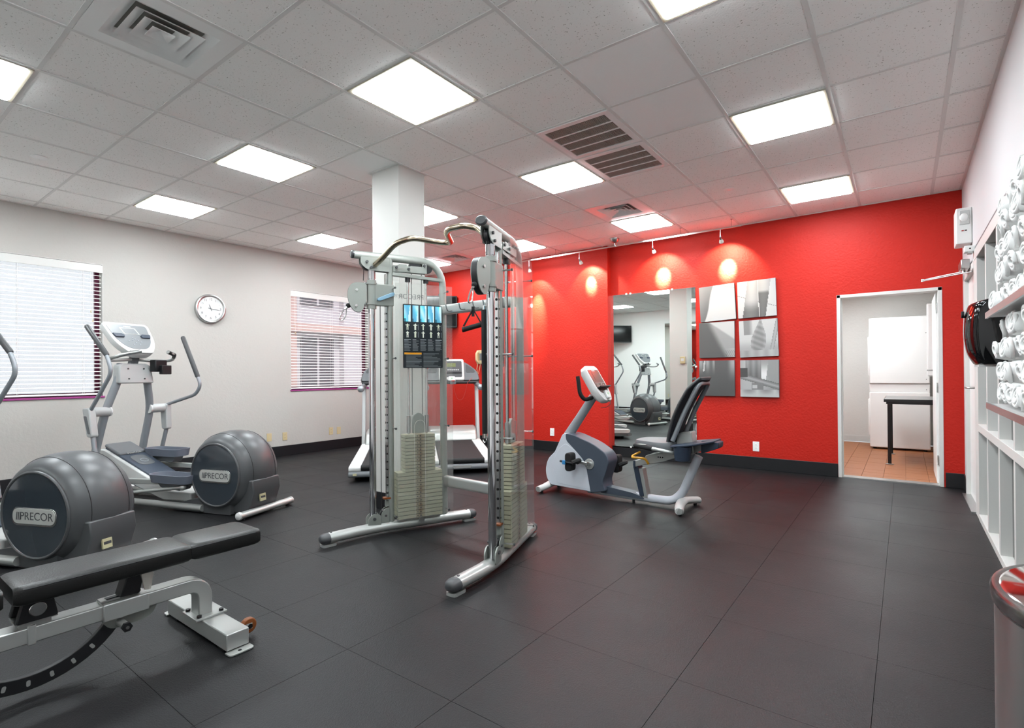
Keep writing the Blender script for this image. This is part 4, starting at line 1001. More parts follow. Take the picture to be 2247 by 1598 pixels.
# ================================================================== cable machine
CM = thing('cable_machine', 'silver dual-tower cable machine in the middle of the gym', 'gym machine', (-2.555, 2.455, 0), radians(-3))
def tower(s):
    d = Vector((-s*.357, .934, 0)); n = Vector((s*.934, .357, 0)); o = Vector((s*.59, 0, 0))
    P = lambda a, b, z: o+d*a+n*b+Vector((0, 0, z))
    tip = Vector((s*.63, -.40, 0))
    path = fillet([tip+Vector((0, .06, .052)), P(.0, 0, .052), P(.77, 0, .052)], .16, 7)
    MB().tube(path, .046, 16, up=(0, 0, 1), ry=.036).build('base_tube', 'silver_light', CM)
    td = (tip-o).normalized()
    for c, dr in ((tip+Vector((0, .06, .052)), td), (P(.77, 0, .052), d)):
        sd = Vector((dr.y, -dr.x, 0))
        rings = []
        for k, sc in ((0, 1.04), (.02, 1.04), (.04, .95), (.055, .72), (.062, .4)):
            rings.append([c+dr*k+sd*cos(2*pi*q/16)*.046*sc+Vector((0, 0, 1))*sin(2*pi*q/16)*.036*sc for q in range(16)])
        MB().loft(rings).build('end_cap', 'dark_plastic', CM)
        MB().prism(roundpoly([(-.05, -.035), (.05, -.035), (.05, .035), (-.05, .035)], .02), lambda u, v, w, c=c, dr=dr, sd=sd: tuple(c+dr*u+sd*v+Vector((0, 0, w-.052))), .0, .017).build('foot_pad', 'silver_light', CM)
        MB().cyl(c-dr*.02+Vector((0, 0, .034)), c-dr*.02+Vector((0, 0, .039)), .008, 8).build('bolt', 'dark_plastic', CM)
    # clamp at the foot of the chrome post
    for b in (-1, 1):
        pl = roundpoly([(-.045, .06), (.05, .06), (.05, .15), (-.01, .16), (-.045, .13)], .02)
        MB().prism(pl, lambda u, v, w, b=b: tuple(P(u, b*.034+w, v)), -.004, .004).build('clamp_plate', 'silver_paint', CM)
        MB().cyl(P(.0, b*.038, .125), P(.0, b*.048, .125), .012, 8).build('bolt', 'dark_plastic', CM)
    MB().cyl(P(0, 0, .088), P(0, 0, 1.965), .0245, 20).build('chrome_post', 'chrome', CM)
    MB().cyl(P(0, 0, 1.885), P(0, 0, 1.965), .029, 16).build('post_sleeve', 'chrome', CM)
    MB().cyl(P(.135, 0, .08), P(.135, 0, 2.05), .0235, 16).build('front_post', 'silver_paint', CM)
    # pulley at the base
    pl = roundpoly([(.055, .08), (.115, .08), (.115, .19), (.09, .19), (.055, .16)], [.0, .0, .005, .03, .03])
    for b in (-1, 1): MB().prism(pl, lambda u, v, w, b=b: tuple(P(u, b*.022+w, v)), -.003, .003).build('pulley_plate', 'silver_paint', CM)
    MB().cyl(P(.088, -.012, .135), P(.088, .012, .135), .042, 20).build('base_pulley', 'black_plastic', CM); MB().cyl(P(.088, -.03, .135), P(.088, .03, .135), .009, 8).build('bolt', 'dark_plastic', CM)
    # rear post curving into the top rail
    pt = fillet([P(.56, 0, .08), P(.56, 0, 2.055), P(.10, 0, 2.055), P(-.13, 0, 2.055)], [.20, .05], 8)
    MB().tube(pt, .031, 14, ry=.022, up=tuple(d) if 0 else None).build('rear_post_and_top_rail', 'silver_paint', CM)
    rings = [[P(-.13-k, 0, 2.055)+n*cos(2*pi*q/16)*.034*sc+Vector((0, 0, 1))*sin(2*pi*q/16)*.026*sc for q in range(16)] for k, sc in ((0, 1.1), (.012, 1.1), (.02, .85))]
    MB().loft(rings).build('rail_cap', 'dark_plastic', CM)
    # bracket plates under the top rail, front and middle, with bolts and pulleys
    for b in (-1, 1):
        pl = roundpoly([(.125, 2.04), (-.085, 2.04), (-.085, 1.985), (-.03, 1.945), (.125, 1.945)], [.0, .01, .04, .03, .0])
        MB().prism(pl, lambda u, v, w, b=b: tuple(P(u, b*.026+w, v)), -.003, .003).build('front_bracket', 'silver_paint', CM)
        for u, v in ((-.04, 2.005), (-.01, 1.965)): MB().cyl(P(u, b*.029, v), P(u, b*.042, v), .010, 8).build('bolt', 'dark_plastic', CM)
        pl = [(.155, 1.955), (.42, 1.955), (.42, 2.03), (.385, 2.03), (.385, 2.005), (.29, 2.005), (.29, 2.0), (.26, 2.0), (.26, 2.012), (.2, 2.012), (.2, 2.0), (.155, 2.0)]
        MB().prism(pl, lambda u, v, w, b=b: tuple(P(u, b*.022+w, v)), -.003, .003).build('pulley_bracket', 'silver_paint', CM)
        for u, v in ((.18, 1.985), (.275, 1.98), (.40, 2.015)): MB().cyl(P(u, b*.025, v), P(u, b*.036, v), .010, 8).build('bolt', 'dark_plastic', CM)
    for u, v, r in ((-.03, 1.99, .045), (.33, 2.01, .045), (.43, 2.0, .04)): MB().cyl(P(u, -.012, v), P(u, .012, v), r, 20).build('top_pulley', 'black_plastic', CM)
    MB().beam(P(.15, 0, 1.935), P(.555, 0, 1.915), .05, .022).build('cross_brace', 'silver_paint', CM)
    # guide rods, bushings, sleeves
    for a in (.275, .42):
        MB().cyl(P(a, 0, .1), P(a, 0, 1.93), .0085, 10).build('guide_rod', 'steel', CM)
        MB().cyl(P(a, 0, 1.885), P(a, 0, 1.93), .02, 12).build('bushing', 'black_plastic', CM)
        MB().cyl(P(a, 0, .735), P(a, 0, .865), .0155, 12).build('rod_sleeve', 'brushed', CM)
    MB().prism(roundpoly([(.305, .73), (.395, .73), (.40, .86), (.35, .895), (.30, .86)], [.0, .0, .03, .04, .03]), lambda u, v, w: tuple(P(u, w, v)), -.012, .012).build('stack_pulley_block', 'silver_paint', CM, bevel=.003)
    for a in (.305, .385): MB().tube([P(a, .0, .87), P(a, .0, 1.95)], .0028, 6).build('stack_cable', 'wire', CM)
    # weight plates
    z = .095; npl = 0
    lo_m = hi_m = None
    for k in range(23):
        big = k < 12; h = .0292 if big else .0255; w = .175 if big else .118; dep = .055
        b = s*-1
        pm = MB(); c = P(.348, 0, z+h/2); Rr = Matrix((d, n, Vector((0, 0, 1)))).transposed()
        pm.box((0, 0, 0), (2*w, 2*dep, h-.0045))
        me = (lo_m if big else hi_m)
        if me is None:
            me = pm.mesh('weight_plate'); me.materials.append(M_('plate'))
            if big: lo_m = me
            else: hi_m = me
        ob = bpy.data.objects.new('weight_plate', me); COL.objects.link(ob); ob.parent = CM; mm = Rr.to_4x4(); mm.translation = c+d*random.uniform(-.0015, .0015)+n*random.uniform(-.001, .001); ob.matrix_local = mm
        for fs in (-1, 1):
            MB().cyl((.0, fs*(dep-.001), 0), (.0, fs*(dep+.0012), 0), .0062, 8).build('pin_hole', 'hole', ob)
            MB().box((s*fs*-.024 if 1 else 0, fs*(dep+.0006), 0), (.010, .0012, .006)).build('weight_mark', 'black_plastic', ob)
        z += h
    MB().cyl(P(.348, -.06, .085), P(.348, -.085, .085), .02, 14).build('pin_knob', 'brushed', CM)
    for b in (-1,):
        q = [P(.30, -s*0+(-.062), .10), P(.30, -.062, .80), P(.32, -.062, .83), P(.36, -.062, .835), P(.385, -.062, .80), P(.385, -.062, .10)]
        MB().tube(fillet(q, .02), .0016, 5).build('selector_tether', 'frost', CM)
    # perforated adjustment rail on the front post, and its holes
    ar = MB().prism([(.098, .24), (.112, .24), (.112, 1.93), (.098, 1.93)], lambda u, v, w: tuple(P(u, w, v)), -.016, .016).build('adjustment_rail', 'steel', CM)
    hm = MB()
    for k in range(27):
        zz = .30+k*.058
        hm.cyl(P(.0975, 0, zz), P(.0985, 0, zz), .0085, 8)
        for b in (-1, 1): hm.cyl(P(.105, b*.0155, zz), P(.105, b*.0165, zz), .006, 8)
    hm.build('rail_holes', 'hole', ar)
    MB().prism([(.075, .255), (.13, .255), (.13, .267), (.075, .267)], lambda u, v, w: tuple(P(u, w, v)), -.022, .022).build('stop_plate', 'urethane', CM); MB().prism([(.09, .20), (.12, .20), (.12, .255), (.09, .255)], lambda u, v, w: tuple(P(u, w, v)), -.014, .014).build('rail_foot', 'silver_paint', CM)
    # travelling pulley carriage
    MB().cyl(P(0, 0, 1.665), P(0, 0, 1.875), .034, 18).build('carriage_sleeve', 'silver_paint', CM)
    MB().prism(roundpoly([(.02, 1.69), (.16, 1.69), (.16, 1.85), (.02, 1.85)], .01), lambda u, v, w: tuple(P(u, w, v)), -.026, .026).build('carriage_block', 'silver_paint', CM, bevel=.004)
    lv = roundpoly([(.03, 1.725), (.05, 1.722), (.155, 1.765), (.16, 1.79), (.14, 1.79), (.03, 1.74)], .01)
    MB().prism(lv, lambda u, v, w: tuple(P(u, w-.04, v)), -.010, .010).build('release_lever', 'pale_blue', CM, bevel=.003)
    f = Vector((.15, -1, 0)).normalized() if s > 0 else Vector((-.55, -.835, 0)).normalized(); g = Vector((-f.y, f.x, 0))
    Q = lambda a, b, z: o+f*a+g*b+Vector((0, 0, z))
    kid = [(.035, 1.85), (.09, 1.855), (.135, 1.85), (.165, 1.81), (.17, 1.75), (.155, 1.69), (.125, 1.645), (.085, 1.635), (.058, 1.66), (.05, 1.70), (.035, 1.72)]
    for b in (-1, 1): MB().prism(roundpoly(kid, .02, 2), lambda u, v, w, b=b: tuple(Q(u, b*.021+w, v)), -.003, .003).build('swivel_plate', 'silver_paint', CM)
    MB().prism(roundpoly([(a*1.01, b_) for a, b_ in kid], .02, 2), lambda u, v, w: tuple(Q(u, w, v)), -.0185, .0185).build('pulley_guard', 'black_plastic', CM)
    for u, v in ((.105, 1.80), (.108, 1.685)):
        for b in (-1, 1): MB().cyl(Q(u, b*.022, v), Q(u, b*.032, v), .010, 6).build('bolt', 'brushed', CM)
    for zz in (1.70, 1.85): MB().cyl(Q(.0, 0, zz-.006), Q(.0, 0, zz+.006), .04, 16).build('swivel_collar', 'silver_paint', CM)
    MB().cyl(Q(.045, 0, 1.69), Q(.045, 0, 1.86), .009, 10).build('swivel_pin', 'steel', CM)
    # cable ball and carabiner
    MB().ball(Q(.165, 0, 1.685), .018, 12, 8).build('cable_ball', 'black_rubber', CM)
    cb = Q(.185, 0, 1.66); cd = (f*.35+Vector((0, 0, -1))).normalized()
    MB().cyl(Q(.168, 0, 1.68), cb, .009, 8).build('swivel_eye', 'steel', CM)
    loop = []
    for k in range(24):
        a = 2*pi*k/24; w = .017*(1+.35*sin(a)); loop.append(cb+cd*(.042-.046*-sin(a)*-1*-1)+(f*cos(.3)).normalized()*cos(a)*w)
    MB().tube(loop, .0045, 7, closed=True).build('carabiner', 'steel', CM)
    MB().tube([P(-.055, 0, 1.97), P(-.06, 0, 1.87)], .003, 6).build('pulley_cable', 'wire', CM)
    MB().tube([P(.062, 0, .16), P(.062, 0, 1.69)], .003, 6).build('return_cable', 'wire', CM)
    # acrylic shrouds on both sides, with stand-off pins
    sh = roundpoly([(.135, .095), (.605, .095), (.605, 1.93), (.52, 2.02), (.135, 2.02)], [.005, .005, .12, .08, .01], 6)
    for b in (-1, 1):
        pl = sh if b*s > 0 or s < 0 else sh
        MB().prism(sh if b > 0 else roundpoly([(.155, .095), (.605, .095), (.605, 1.86), (.155, 1.86)], .005), lambda u, v, w, b=b: tuple(P(u, b*.078+w, v)), -.0025, .0025).build('shroud', 'acrylic', CM)
        for a in (.15, .565):
            for zz in (.13, .78, 1.30, 1.82):
                MB().cyl(P(a, b*.02, zz), P(a, b*.088, zz), .005, 8).build('standoff_pin', 'brushed', CM); MB().cyl(P(a, b*.082, zz), P(a, b*.09, zz), .0085, 8).build('pin_head', 'dark_plastic', CM)
    # instruction placard on the inner side
    Rp = Matrix((d*-s*-1 if 0 else d, Vector((0, 0, 1)), d.cross(Vector((0, 0, 1))))).transposed() if s < 0 else Matrix((-d, Vector((0, 0, 1)), (-d).cross(Vector((0, 0, 1))))).transposed()
    # inner side is -n; its outward normal must be -n
    inn = -n
    xx = Vector((0, 0, 1)).cross(inn).normalized(); Rp = Matrix((xx, Vector((0, 0, 1)), inn)).transposed()
    pcn = P(.358, -.108, 1.465)
    pw, ph = .31, .475
    MB().prism(roundpoly([(-pw/2, -ph/2), (pw/2, -ph/2), (pw/2, ph/2), (-pw/2, ph/2)], [.008, .008, .03, .008]), lambda u, v, w: tuple(pcn+xx*u+Vector((0, 0, v))+inn*w), -.008, -.0005).build('placard', 'dark_plastic' if s > 0 else 'black_plastic', CM)
    pr = printed('placard_print', pw-.006, ph-.006, 66, 100, placard, CM, pcn, Rp)
    for a, b_ in ((.0, .0),):
        wt = pcn+xx*(-pw*.29)+Vector((0, 0, -ph*.252))+inn*.0006
        text('warning_lettering', 'WARNING', .014, 'black_plastic', CM, wt, Rp, .0003)
    # reversed lettering on the far shroud
    if s < 0:
        out = n; x2 = Vector((0, 0, 1)).cross(out).normalized(); R2 = Matrix((x2, Vector((0, 0, 1)), out)).transposed()
        text('shroud_lettering', 'PRECOR', .055, 'mid_plastic', CM, P(.33, .0815, 1.785), R2, .0002); text('shroud_lettering', 'FTS GLIDE', .03, 'mid_plastic', CM, P(.17, .0815, 1.785), R2, .0002)
def placard(u, v):
    col = min(4, int(u*5)); fu = u*5-col
    if u < .02 or u > .98 or v < .012: return '1b2126'
    if v > .73:
        if v > .985: return '23292e'
        if fu < .1 or fu > .93: return '1d2a32'
        a = sin(fu*5+col*2.1+v*9)*.5+.5; b = sin(v*22+col*3+fu*4)*.5+.5
        w = (.36+.35*a*b, .66+.2*a, .80+.12*a)
        if fu > .72+.1*sin(v*14+col): w = (.80, .90, .93)
        if v < .78 and (fu < .3): w = (.2, .45, .55)
        return w
    if .47 < v < .715:
        q = (v-.47)/.245; row = 0 if q < .5 else 1; r = (q-.5*row)*2
        c = fu-.5; head = (c*c*1.8+(r-.84)**2) < .006
        body = abs(c) < .10 and .40 < r < .78; arms = (abs(c) < (.26 if row else .20) and .62 < r < .72); legs = (.08 < r < .42 and .02 < abs(c) < .11)
        if head or body or arms or legs: return 'c9cdb8' if (col+row) % 2 else 'd6d8c9'
        if col in (1, 4) and .34 < c < .40 and .1 < r < .8: return '6d7377'
        return '1b2126'
    if .26 < v < .46:
        if fu < .1 or fu > .9: return '1b2126'
        k = int((v-.26)/.0105); lim = .55+.4*abs(sin(k*2.3+col*1.7))
        if k % 2 and fu < lim: return '6a6f72' if k < 17 else '9aa0a2'
        return '1b2126'
    if v < .245:
        if u < .46:
            if v > .21: return 'd9941f'
            if u < .06: return '1b2126'
            k = int(v/.0105); return '5d6265' if (k % 2 and u < .2+.24*abs(sin(k*1.9))+.05) else '1f252a'
        if u < .50: return '1b2126'
        k = int(v/.0105); return '595e61' if (k % 2 and u < .7+.26*abs(sin(k*1.3))) else '24292c'
    return '1b2126'
tower(-1); tower(1)
# bars joining the towers
def rear(s): return Vector((s*(.59-.357*.56), .934*.56, 0))
zb = 1.685
hbk = roundpoly([(-.03, -.04), (.03, -.04), (.03, .035), (-.03, .035)], .018, 4)
HB = MB().loft([[(x, rear(1).y-.015+u, zb+v) for u, v in hbk] for x in (-.37, .37)]).build('hook_bar', 'silver_light', CM)
for x in (-.24, -.10, .04, .142, .25):
    MB().tube(fillet([(x, .475, zb-.02), (x, .445, zb-.025), (x, .428, zb-.02), (x, .415, zb+.02)], .015, 4), .0055, 8).build('hook', 'brushed', HB)
MB().loft([[(x, rear(1).y+u*.8, .345+v*1.1) for u, v in hbk] for x in (-.37, .37)]).build('lower_crossbar', 'silver_light', CM)
bar = [(-.545, .0, 1.985), (-.47, .0, 2.015), (-.33, .017, 2.11), (-.19, .057, 2.135), (-.11, .19, 2.118), (.0, .25, 2.10), (.155, .055, 2.108), (.23, .012, 2.112), (.37, .01, 2.105), (.44, .05, 2.085), (.555, .03, 2.0)]
bp = fillet(bar, .055, 5)
PB = MB().tube(bp, .020, 14).build('pull_up_bar', 'chrome_worn', CM)
for i, j in ((4, 5), (6, 8)):
    a = Vector(bar[i]).lerp(Vector(bar[j]), .1); b = Vector(bar[i]).lerp(Vector(bar[j]), .75)
# ---- hung on the hooks
def cmw(x, y, z): return CM.matrix_basis @ Vector((x, y, z))
bpy.context.view_layer.update()
CMW = Matrix.Translation((-2.555, 2.455, 0)) @ Matrix.Rotation(radians(-3), 4, 'Z')
p = CMW @ Vector((.04, .42, zb-.03))
t = thing('stirrup_handle', 'black single stirrup handle hanging by its strap from the hook bar', 'pull handle', p, radians(30))
for s in (-1, 1): MB().prism([(0, 0), (.0, -.012), (s*.065, -.13), (s*.075, -.128)], lambda u, v, w: (u, w, v), -.010, .010).build('strap', 'black_rubber', t)
MB().beam((0, 0, .012), (0, 0, -.06), .022, .006, (0, 1, 0)).build('strap_loop', 'black_rubber', t)
gr = MB().tube([(-.075, 0, -.155), (-.068, 0, -.1525), (.068, 0, -.117), (.075, 0, -.114)], [.016, .0185, .0185, .016], 12).build('grip', 'black_rubber', t)
for s in (-1, 1): MB().cyl((s*.068, 0, -.135+s*.018), (s*.079, 0, -.134+s*.02), .0195, 12).build('grip_collar', 'black_plastic', t)
p = CMW @ Vector((.142, .425, zb+.0))
t = thing('ankle_strap', 'long black bar hanging from the hook bar beside the right tower', 'cable bar', p, 0)
MB().cyl((0, 0, -.05), (0, 0, -.93), .0195, 12).build('bar', 'black_rubber', t)
MB().cyl((0, 0, -.055), (0, 0, -.02), .012, 10).build('top_ferrule', 'steel', t); MB().cyl((0, 0, -.96), (0, 0, -.91), .019, 10).build('bottom_ferrule', 'steel', t)
MB().tube([(.012*cos(k*.628), .0, -.008+.014*sin(k*.628)) for k in range(10)], .003, 6, closed=True).build('top_ring', 'steel', t)
MB().tube([(.016*cos(k*.628), .0, -.975+.018*sin(k*.628)) for k in range(10)], .004, 6, closed=True).build('bottom_ring', 'steel', t)
t.name = 'cable_bar'
# ================================================================== recumbent bike
BK = thing('exercise_bike', 'grey recumbent exercise bike in front of the wall mirror', 'exercise bike', (-2.2, 4.5, 0), pi)
def bikepart(name, poly, rad, y0, y1, m, bevel=.02, seg=3): return MB().prism(roundpoly(poly, rad, 5), XZ, y0, y1).build(name, m, BK, bevel=bevel, seg=seg)
bikepart('body_shell', [(.62, .075), (.67, .13), (.688, .22), (.655, .335), (.575, .405), (.485, .585), (.43, .60), (.36, .50), (.20, .38), (.16, .06)], [.02, .06, .06, .06, .02, .02, .03, .02, .02, .01], -.092, .092, 'bike_grey')
bikepart('top_shroud', [(.45, .595), (.37, .59), (.15, .515), (.02, .435), (-.015, .37), (.005, .30), (.055, .16), (.02, .085), (.18, .05), (.21, .21), (.235, .335), (.36, .455), (.445, .525)], [.02, .05, .06, .07, .05, .05, .05, .02, .01, .05, .06, .05, .03], -.097, .097, 'grey_blue', .025)
bikepart('side_panel', [(.55, .10), (.60, .30), (.53, .44), (.45, .50), (.22, .36), (.17, .08)], .03, .09, .0945, 'bike_grey', .004, 1)
MB().tube([(.475, 0, .56), (.34, 0, .745), (.19, 0, .955)], [.05, .044, .042], 16, up=(0, 1, 0), ry=.034).build('console_post', 'grey_paint', BK)
# crank, pedals
for s, (cx_, cz_) in ((1, (.335, .345)), (-1, (.045, .30))):
    MB().cyl((.187, s*.094, .322), (.187, s*.106, .322), .05, 24).build('crank_disc', 'silver_light', BK, bevel=.003)
    MB().cyl((.187, s*.1, .322), (.187, s*.128, .322), .022, 16).build('crank_hub', 'steel', BK)
    MB().beam((.187, s*.118, .322), (cx_, s*.135, cz_), .018, .03).build('crank_arm', 'brushed', BK, bevel=.004)
    MB().prism(roundpoly([(-.045, -.085), (.045, -.085), (.045, .085), (-.045, .085)], .035), lambda u, v, w: (cx_+u*.8, s*(.20+w), cz_+v), -.045, .045).build('pedal', 'black_rubber', BK, bevel=.008)
    q = [(cx_-.045, s*.15, cz_-.01), (cx_-.085, s*.17, cz_+.015), (cx_-.09, s*.21, cz_+.02), (cx_-.05, s*.255, cz_)]
    MB().tube(fillet(q, .03), .022, 8, up=(0, 0, 1), ry=.022).build('toe_cup', 'black_rubber', BK)
    st = MB().tube(fillet([(cx_-.06, s*.25, cz_-.005), (cx_+.0, s*.262, cz_-.0), (cx_+.08, s*.25, cz_+.005)], .03), .012, 6, up=(0, 0, 1), ry=.010).build('pedal_strap', 'black_rubber', BK)
    if s > 0: MB().bb(cx_+.015, cx_+.045, .262, .276, cz_-.02, cz_+.02).build('strap_buckle', 'blue_buckle', st, bevel=.003)
# console
P = panelfn((.135, 0, 1.075), (0, -1, 0), (.52, 0, .85))
out = roundpoly([(-.075, -.19), (.075, -.19), (.125, -.10), (.125, .17), (.09, .20), (-.09, .20), (-.125, .17), (-.125, -.10)], [.04, .04, .05, .04, .03, .03, .04, .05], 5)
MB().loft([[P[0](u*k, v*k, w) for u, v in out] for k, w in ((.82, -.07), (.98, -.045), (1, -.0), (.97, .012))]).build('console_shell', 'white_plastic', BK)
MB().prism(roundpoly([(-.06, -.105), (.06, -.105), (.10, -.05), (.10, .145), (-.10, .145), (-.10, -.05)], [.03, .03, .04, .005, .005, .04]), P[0], .011, .016).build('console_face', 'console_brown', BK)
MB().prism([(-.05, .03), (.05, .03), (.05, .12), (-.05, .12)], P[0], .016, .0175).build('screen', 'console_brown', BK)
MB().prism([(-.098, .0), (.098, .0), (.098, .003), (-.098, .003)], P[0], .016, .0175).build('trim_line', 'silver_light', BK)
MB().prism(roundpoly([(-.10, -.06), (.10, -.06), (.10, -.05), (-.10, -.05)], .003), P[0], .014, .06).build('reading_ledge', 'black_plastic', BK)
MB().prism(roundpoly([(-.035, -.17), (.035, -.17), (.025, -.085), (-.025, -.085)], .015), P[0], .012, .038).build('sensor_module', 'white_plastic', BK, bevel=.006)
MB().prism(roundpoly([(-.009, -.135), (.009, -.135), (.009, -.117), (-.009, -.117)], .004), P[0], .038, .0395).build('module_led', 'green_led', BK)
text('console_lettering', 'PRECOR', .016, 'gloss_white', BK, P[2](0, .136, .0165), P[1], .0004)
for u, v in ((-.07, -.012), (-.045, -.012), (-.07, -.03), (-.045, -.03), (.02, -.012), (.05, -.02), (.03, -.035), (-.058, -.045)): MB().prism(roundpoly([(u-.006, v-.004), (u+.006, v-.004), (u+.006, v+.004), (u-.006, v+.004)], .002), P[0], .016, .018).build('key', 'silver_light', BK)
for s in (-1, 1):
    MB().tube(fillet([(.19, s*.02, .945), (.22, s*.12, .925), (.25, s*.155, .98), (.27, s*.16, 1.15)], .07, 6), .019, 10).build('console_handle', 'black_rubber', BK)
MB().tube(fillet([(.03, .02, .93), (-.02, .04, .9), (.02, .06, .86), (.1, .02, .85)], .03), .003, 6).build('headphone_cord', 'wire', BK)
# frame
FR = MB().tube(fillet([(.25, 0, .062), (-.30, 0, .055), (-.57, 0, .058), (-.66, 0, .14), (-.80, 0, .47)], [.1, .1, .16], 7), .036, 14).build('lower_frame', 'bike_grey', BK)
bikepart('frame_cover', [(.10, .055), (.08, .125), (-.22, .095), (-.25, .16), (-.262, .36), (-.225, .36), (-.21, .16), (-.34, .06)][:3]+[(-.30, .075), (-.33, .05)], [.01, .04, .02, .02, .01], -.05, .05, 'grey_blue', .012)
bikepart('seat_post_cover', [(-.29, .07), (-.33, .075), (-.285, .30), (-.265, .37), (-.225, .36), (-.245, .25)], [.02, .01, .02, .01, .01, .04], -.05, .05, 'navy', .01)
MB().prism([(-.30, .07), (-.36, .06), (-.315, .32), (-.262, .32)], XZ, -.042, .042).build('seat_post', 'silver_light', BK, bevel=.004)
MB().prism([(-.23, .325), (-.24, .385), (-.90, .60), (-.90, .54)], XZ, -.055, .055).build('seat_rail', 'silver_light', BK, bevel=.004)
MB().prism([(-.255, .315), (-.235, .325), (-.235, .39), (-.255, .39)], XZ, -.06, .06).build('rail_front_cap', 'navy', BK, bevel=.004)
MB().prism(roundpoly([(-.84, .50), (-.98, .555), (-.985, .605), (-.84, .61)], .015), XZ, -.07, .07).build('rail_rear_cap', 'navy', BK, bevel=.008)
MB().prism(roundpoly([(-.34, .36), (-.36, .45), (-.70, .52), (-.76, .50), (-.50, .40)], .02), XZ, -.085, .085).build('seat_carriage', 'silver_light', BK, bevel=.006)
hp = MB().prism(roundpoly([(-.47, .425), (-.53, .425), (-.53, .465), (-.47, .465)], .02), XZ, .085, .088).build('hole_plate', 'brushed', BK)
for u in (-.48, -.5, -.52): MB().cyl((u, .087, .445), (u, .09, .445), .006, 8).build('hole', 'hole', hp)
MB().tube(fillet([(-.40, .11, .38), (-.38, .13, .43), (-.26, .14, .43), (-.25, .10, .44), (-.30, .05, .47)], .03, 5), .0105, 8).build('adjust_lever', 'yellow', BK)
# seat cushion
ol = roundpoly([(-.29, -.13), (-.26, -.07), (-.26, .07), (-.29, .13), (-.50, .21), (-.62, .21), (-.64, .12), (-.64, -.12), (-.62, -.21), (-.50, -.21)], .05, 5)
MB().loft([[(-.45+(u+.45)*k, v*k, z) for u, v in ol] for k, z in ((.86, .505), (.98, .52), (1, .56), (.95, .585), (.8, .592))]).build('seat_cushion', 'mid_plastic', BK)
for s in (-1, 1):
    q = fillet([(-.66, s*.06, .50), (-.66, s*.22, .51), (-.60, s*.25, .525), (-.33, s*.25, .555)], .06, 6)
    MB().tube(q, .0165, 10).build('seat_handle', 'silver_light', BK)
    MB().tube([(-.49, s*.25, .537), (-.34, s*.25, .554), (-.325, s*.25, .556)], [.0205, .0205, .014], 12).build('seat_grip', 'black_rubber', BK)
    MB().box((-.39, s*.25+s*.0, .567), (.09, .024, .006)).build('pulse_plate', 'silver_light', BK)
# backrest
MB().tube(fillet([(-.60, .12, .59), (-.61, .135, .66), (-.845, .135, 1.085), (-.865, .0, 1.10), (-.845, -.135, 1.085), (-.61, -.135, .66), (-.60, -.12, .59)], [.04, .08, .05, .08, .04], 5) if 0 else fillet([(-.625, .135, .60), (-.72, .135, .83), (-.85, .135, 1.09), (-.85, -.135, 1.09), (-.72, -.135, .83), (-.625, -.135, .60)], [.05, .06, .06, .05], 6), .020, 12).build('backrest_frame', 'grey_paint', BK)
rows_ = []
for k in range(13):
    f = k/12; x = -.575-.245*f+.035*sin(f*pi)*1.0-(.03*max(0, f-.85)/.15); z = .585+.545*f; w = .185*(.80+.2*sin(min(1, f*1.6)*pi/2))*(1 if f < .9 else 1-.25*(f-.9)/.1)
    rows_.append([(x-.020*(1-(2*q/8-1)**2)*1.2, (2*q/8-1)*w, z) for q in range(9)])
fr = MB(); v = [p for r in rows_ for p in r]; nb = len(v); v += [(x-.022, y, z-.008) for x, y, z in v]
fs = []
for a in range(12):
    for b in range(8):
        i = a*9+b; fs.append((i, i+1, i+10, i+9)); fs.append((nb+i, nb+i+9, nb+i+10, nb+i+1))
for a in range(12):
    i = a*9; fs.append((i, i+9, nb+i+9, nb+i)); i = a*9+8; fs.append((i, nb+i, nb+i+9, i+9))
for b in range(8): fs.append((b, nb+b, nb+b+1, b+1)); i = 108+b; fs.append((i, i+1, nb+i+1, nb+i))
fr.add(v, fs).build('backrest_cushion', 'mesh_fabric', BK, sub=1)
MB().tube([(r[0][0]-.008, r[0][1], r[0][2]) for r in rows_]+[(r[8][0]-.008, r[8][1], r[8][2]) for r in reversed(rows_)], .011, 8, closed=True).build('backrest_piping', 'dark_plastic', BK)
MB().prism(roundpoly([(-.60, .47), (-.78, .49), (-.76, .68), (-.64, .66)], .02), XZ, -.06, .06).build('backrest_bracket', 'silver_light', BK, bevel=.008)
# side bucket and tray
B0 = [(-.73+.062*cos(2*pi*k/24), .20+.06*sin(2*pi*k/24), .455) for k in range(24)]; B1 = [(-.73+.075*cos(2*pi*k/24), .20+.072*sin(2*pi*k/24), .57) for k in range(24)]
B2 = [(-.73+.068*cos(2*pi*k/24), .20+.065*sin(2*pi*k/24), .57) for k in range(24)]; B3 = [(-.73+.056*cos(2*pi*k/24), .20+.054*sin(2*pi*k/24), .47) for k in range(24)]
MB().loft([B0, B1, B2, B3]).build('cup_bucket', 'navy', BK)
MB().prism(roundpoly([(-.64, .27), (-.82, .27), (-.95, .10), (-.95, -.14), (-.70, -.14), (-.70, .12), (-.64, .12)], [.05, .06, .05, .03, .03, .02, .03], 4), lambda u, v, w: (u, v, w+(-u-.64)*.14+.565), -.008, .008).build('tray', 'navy', BK, bevel=.004)
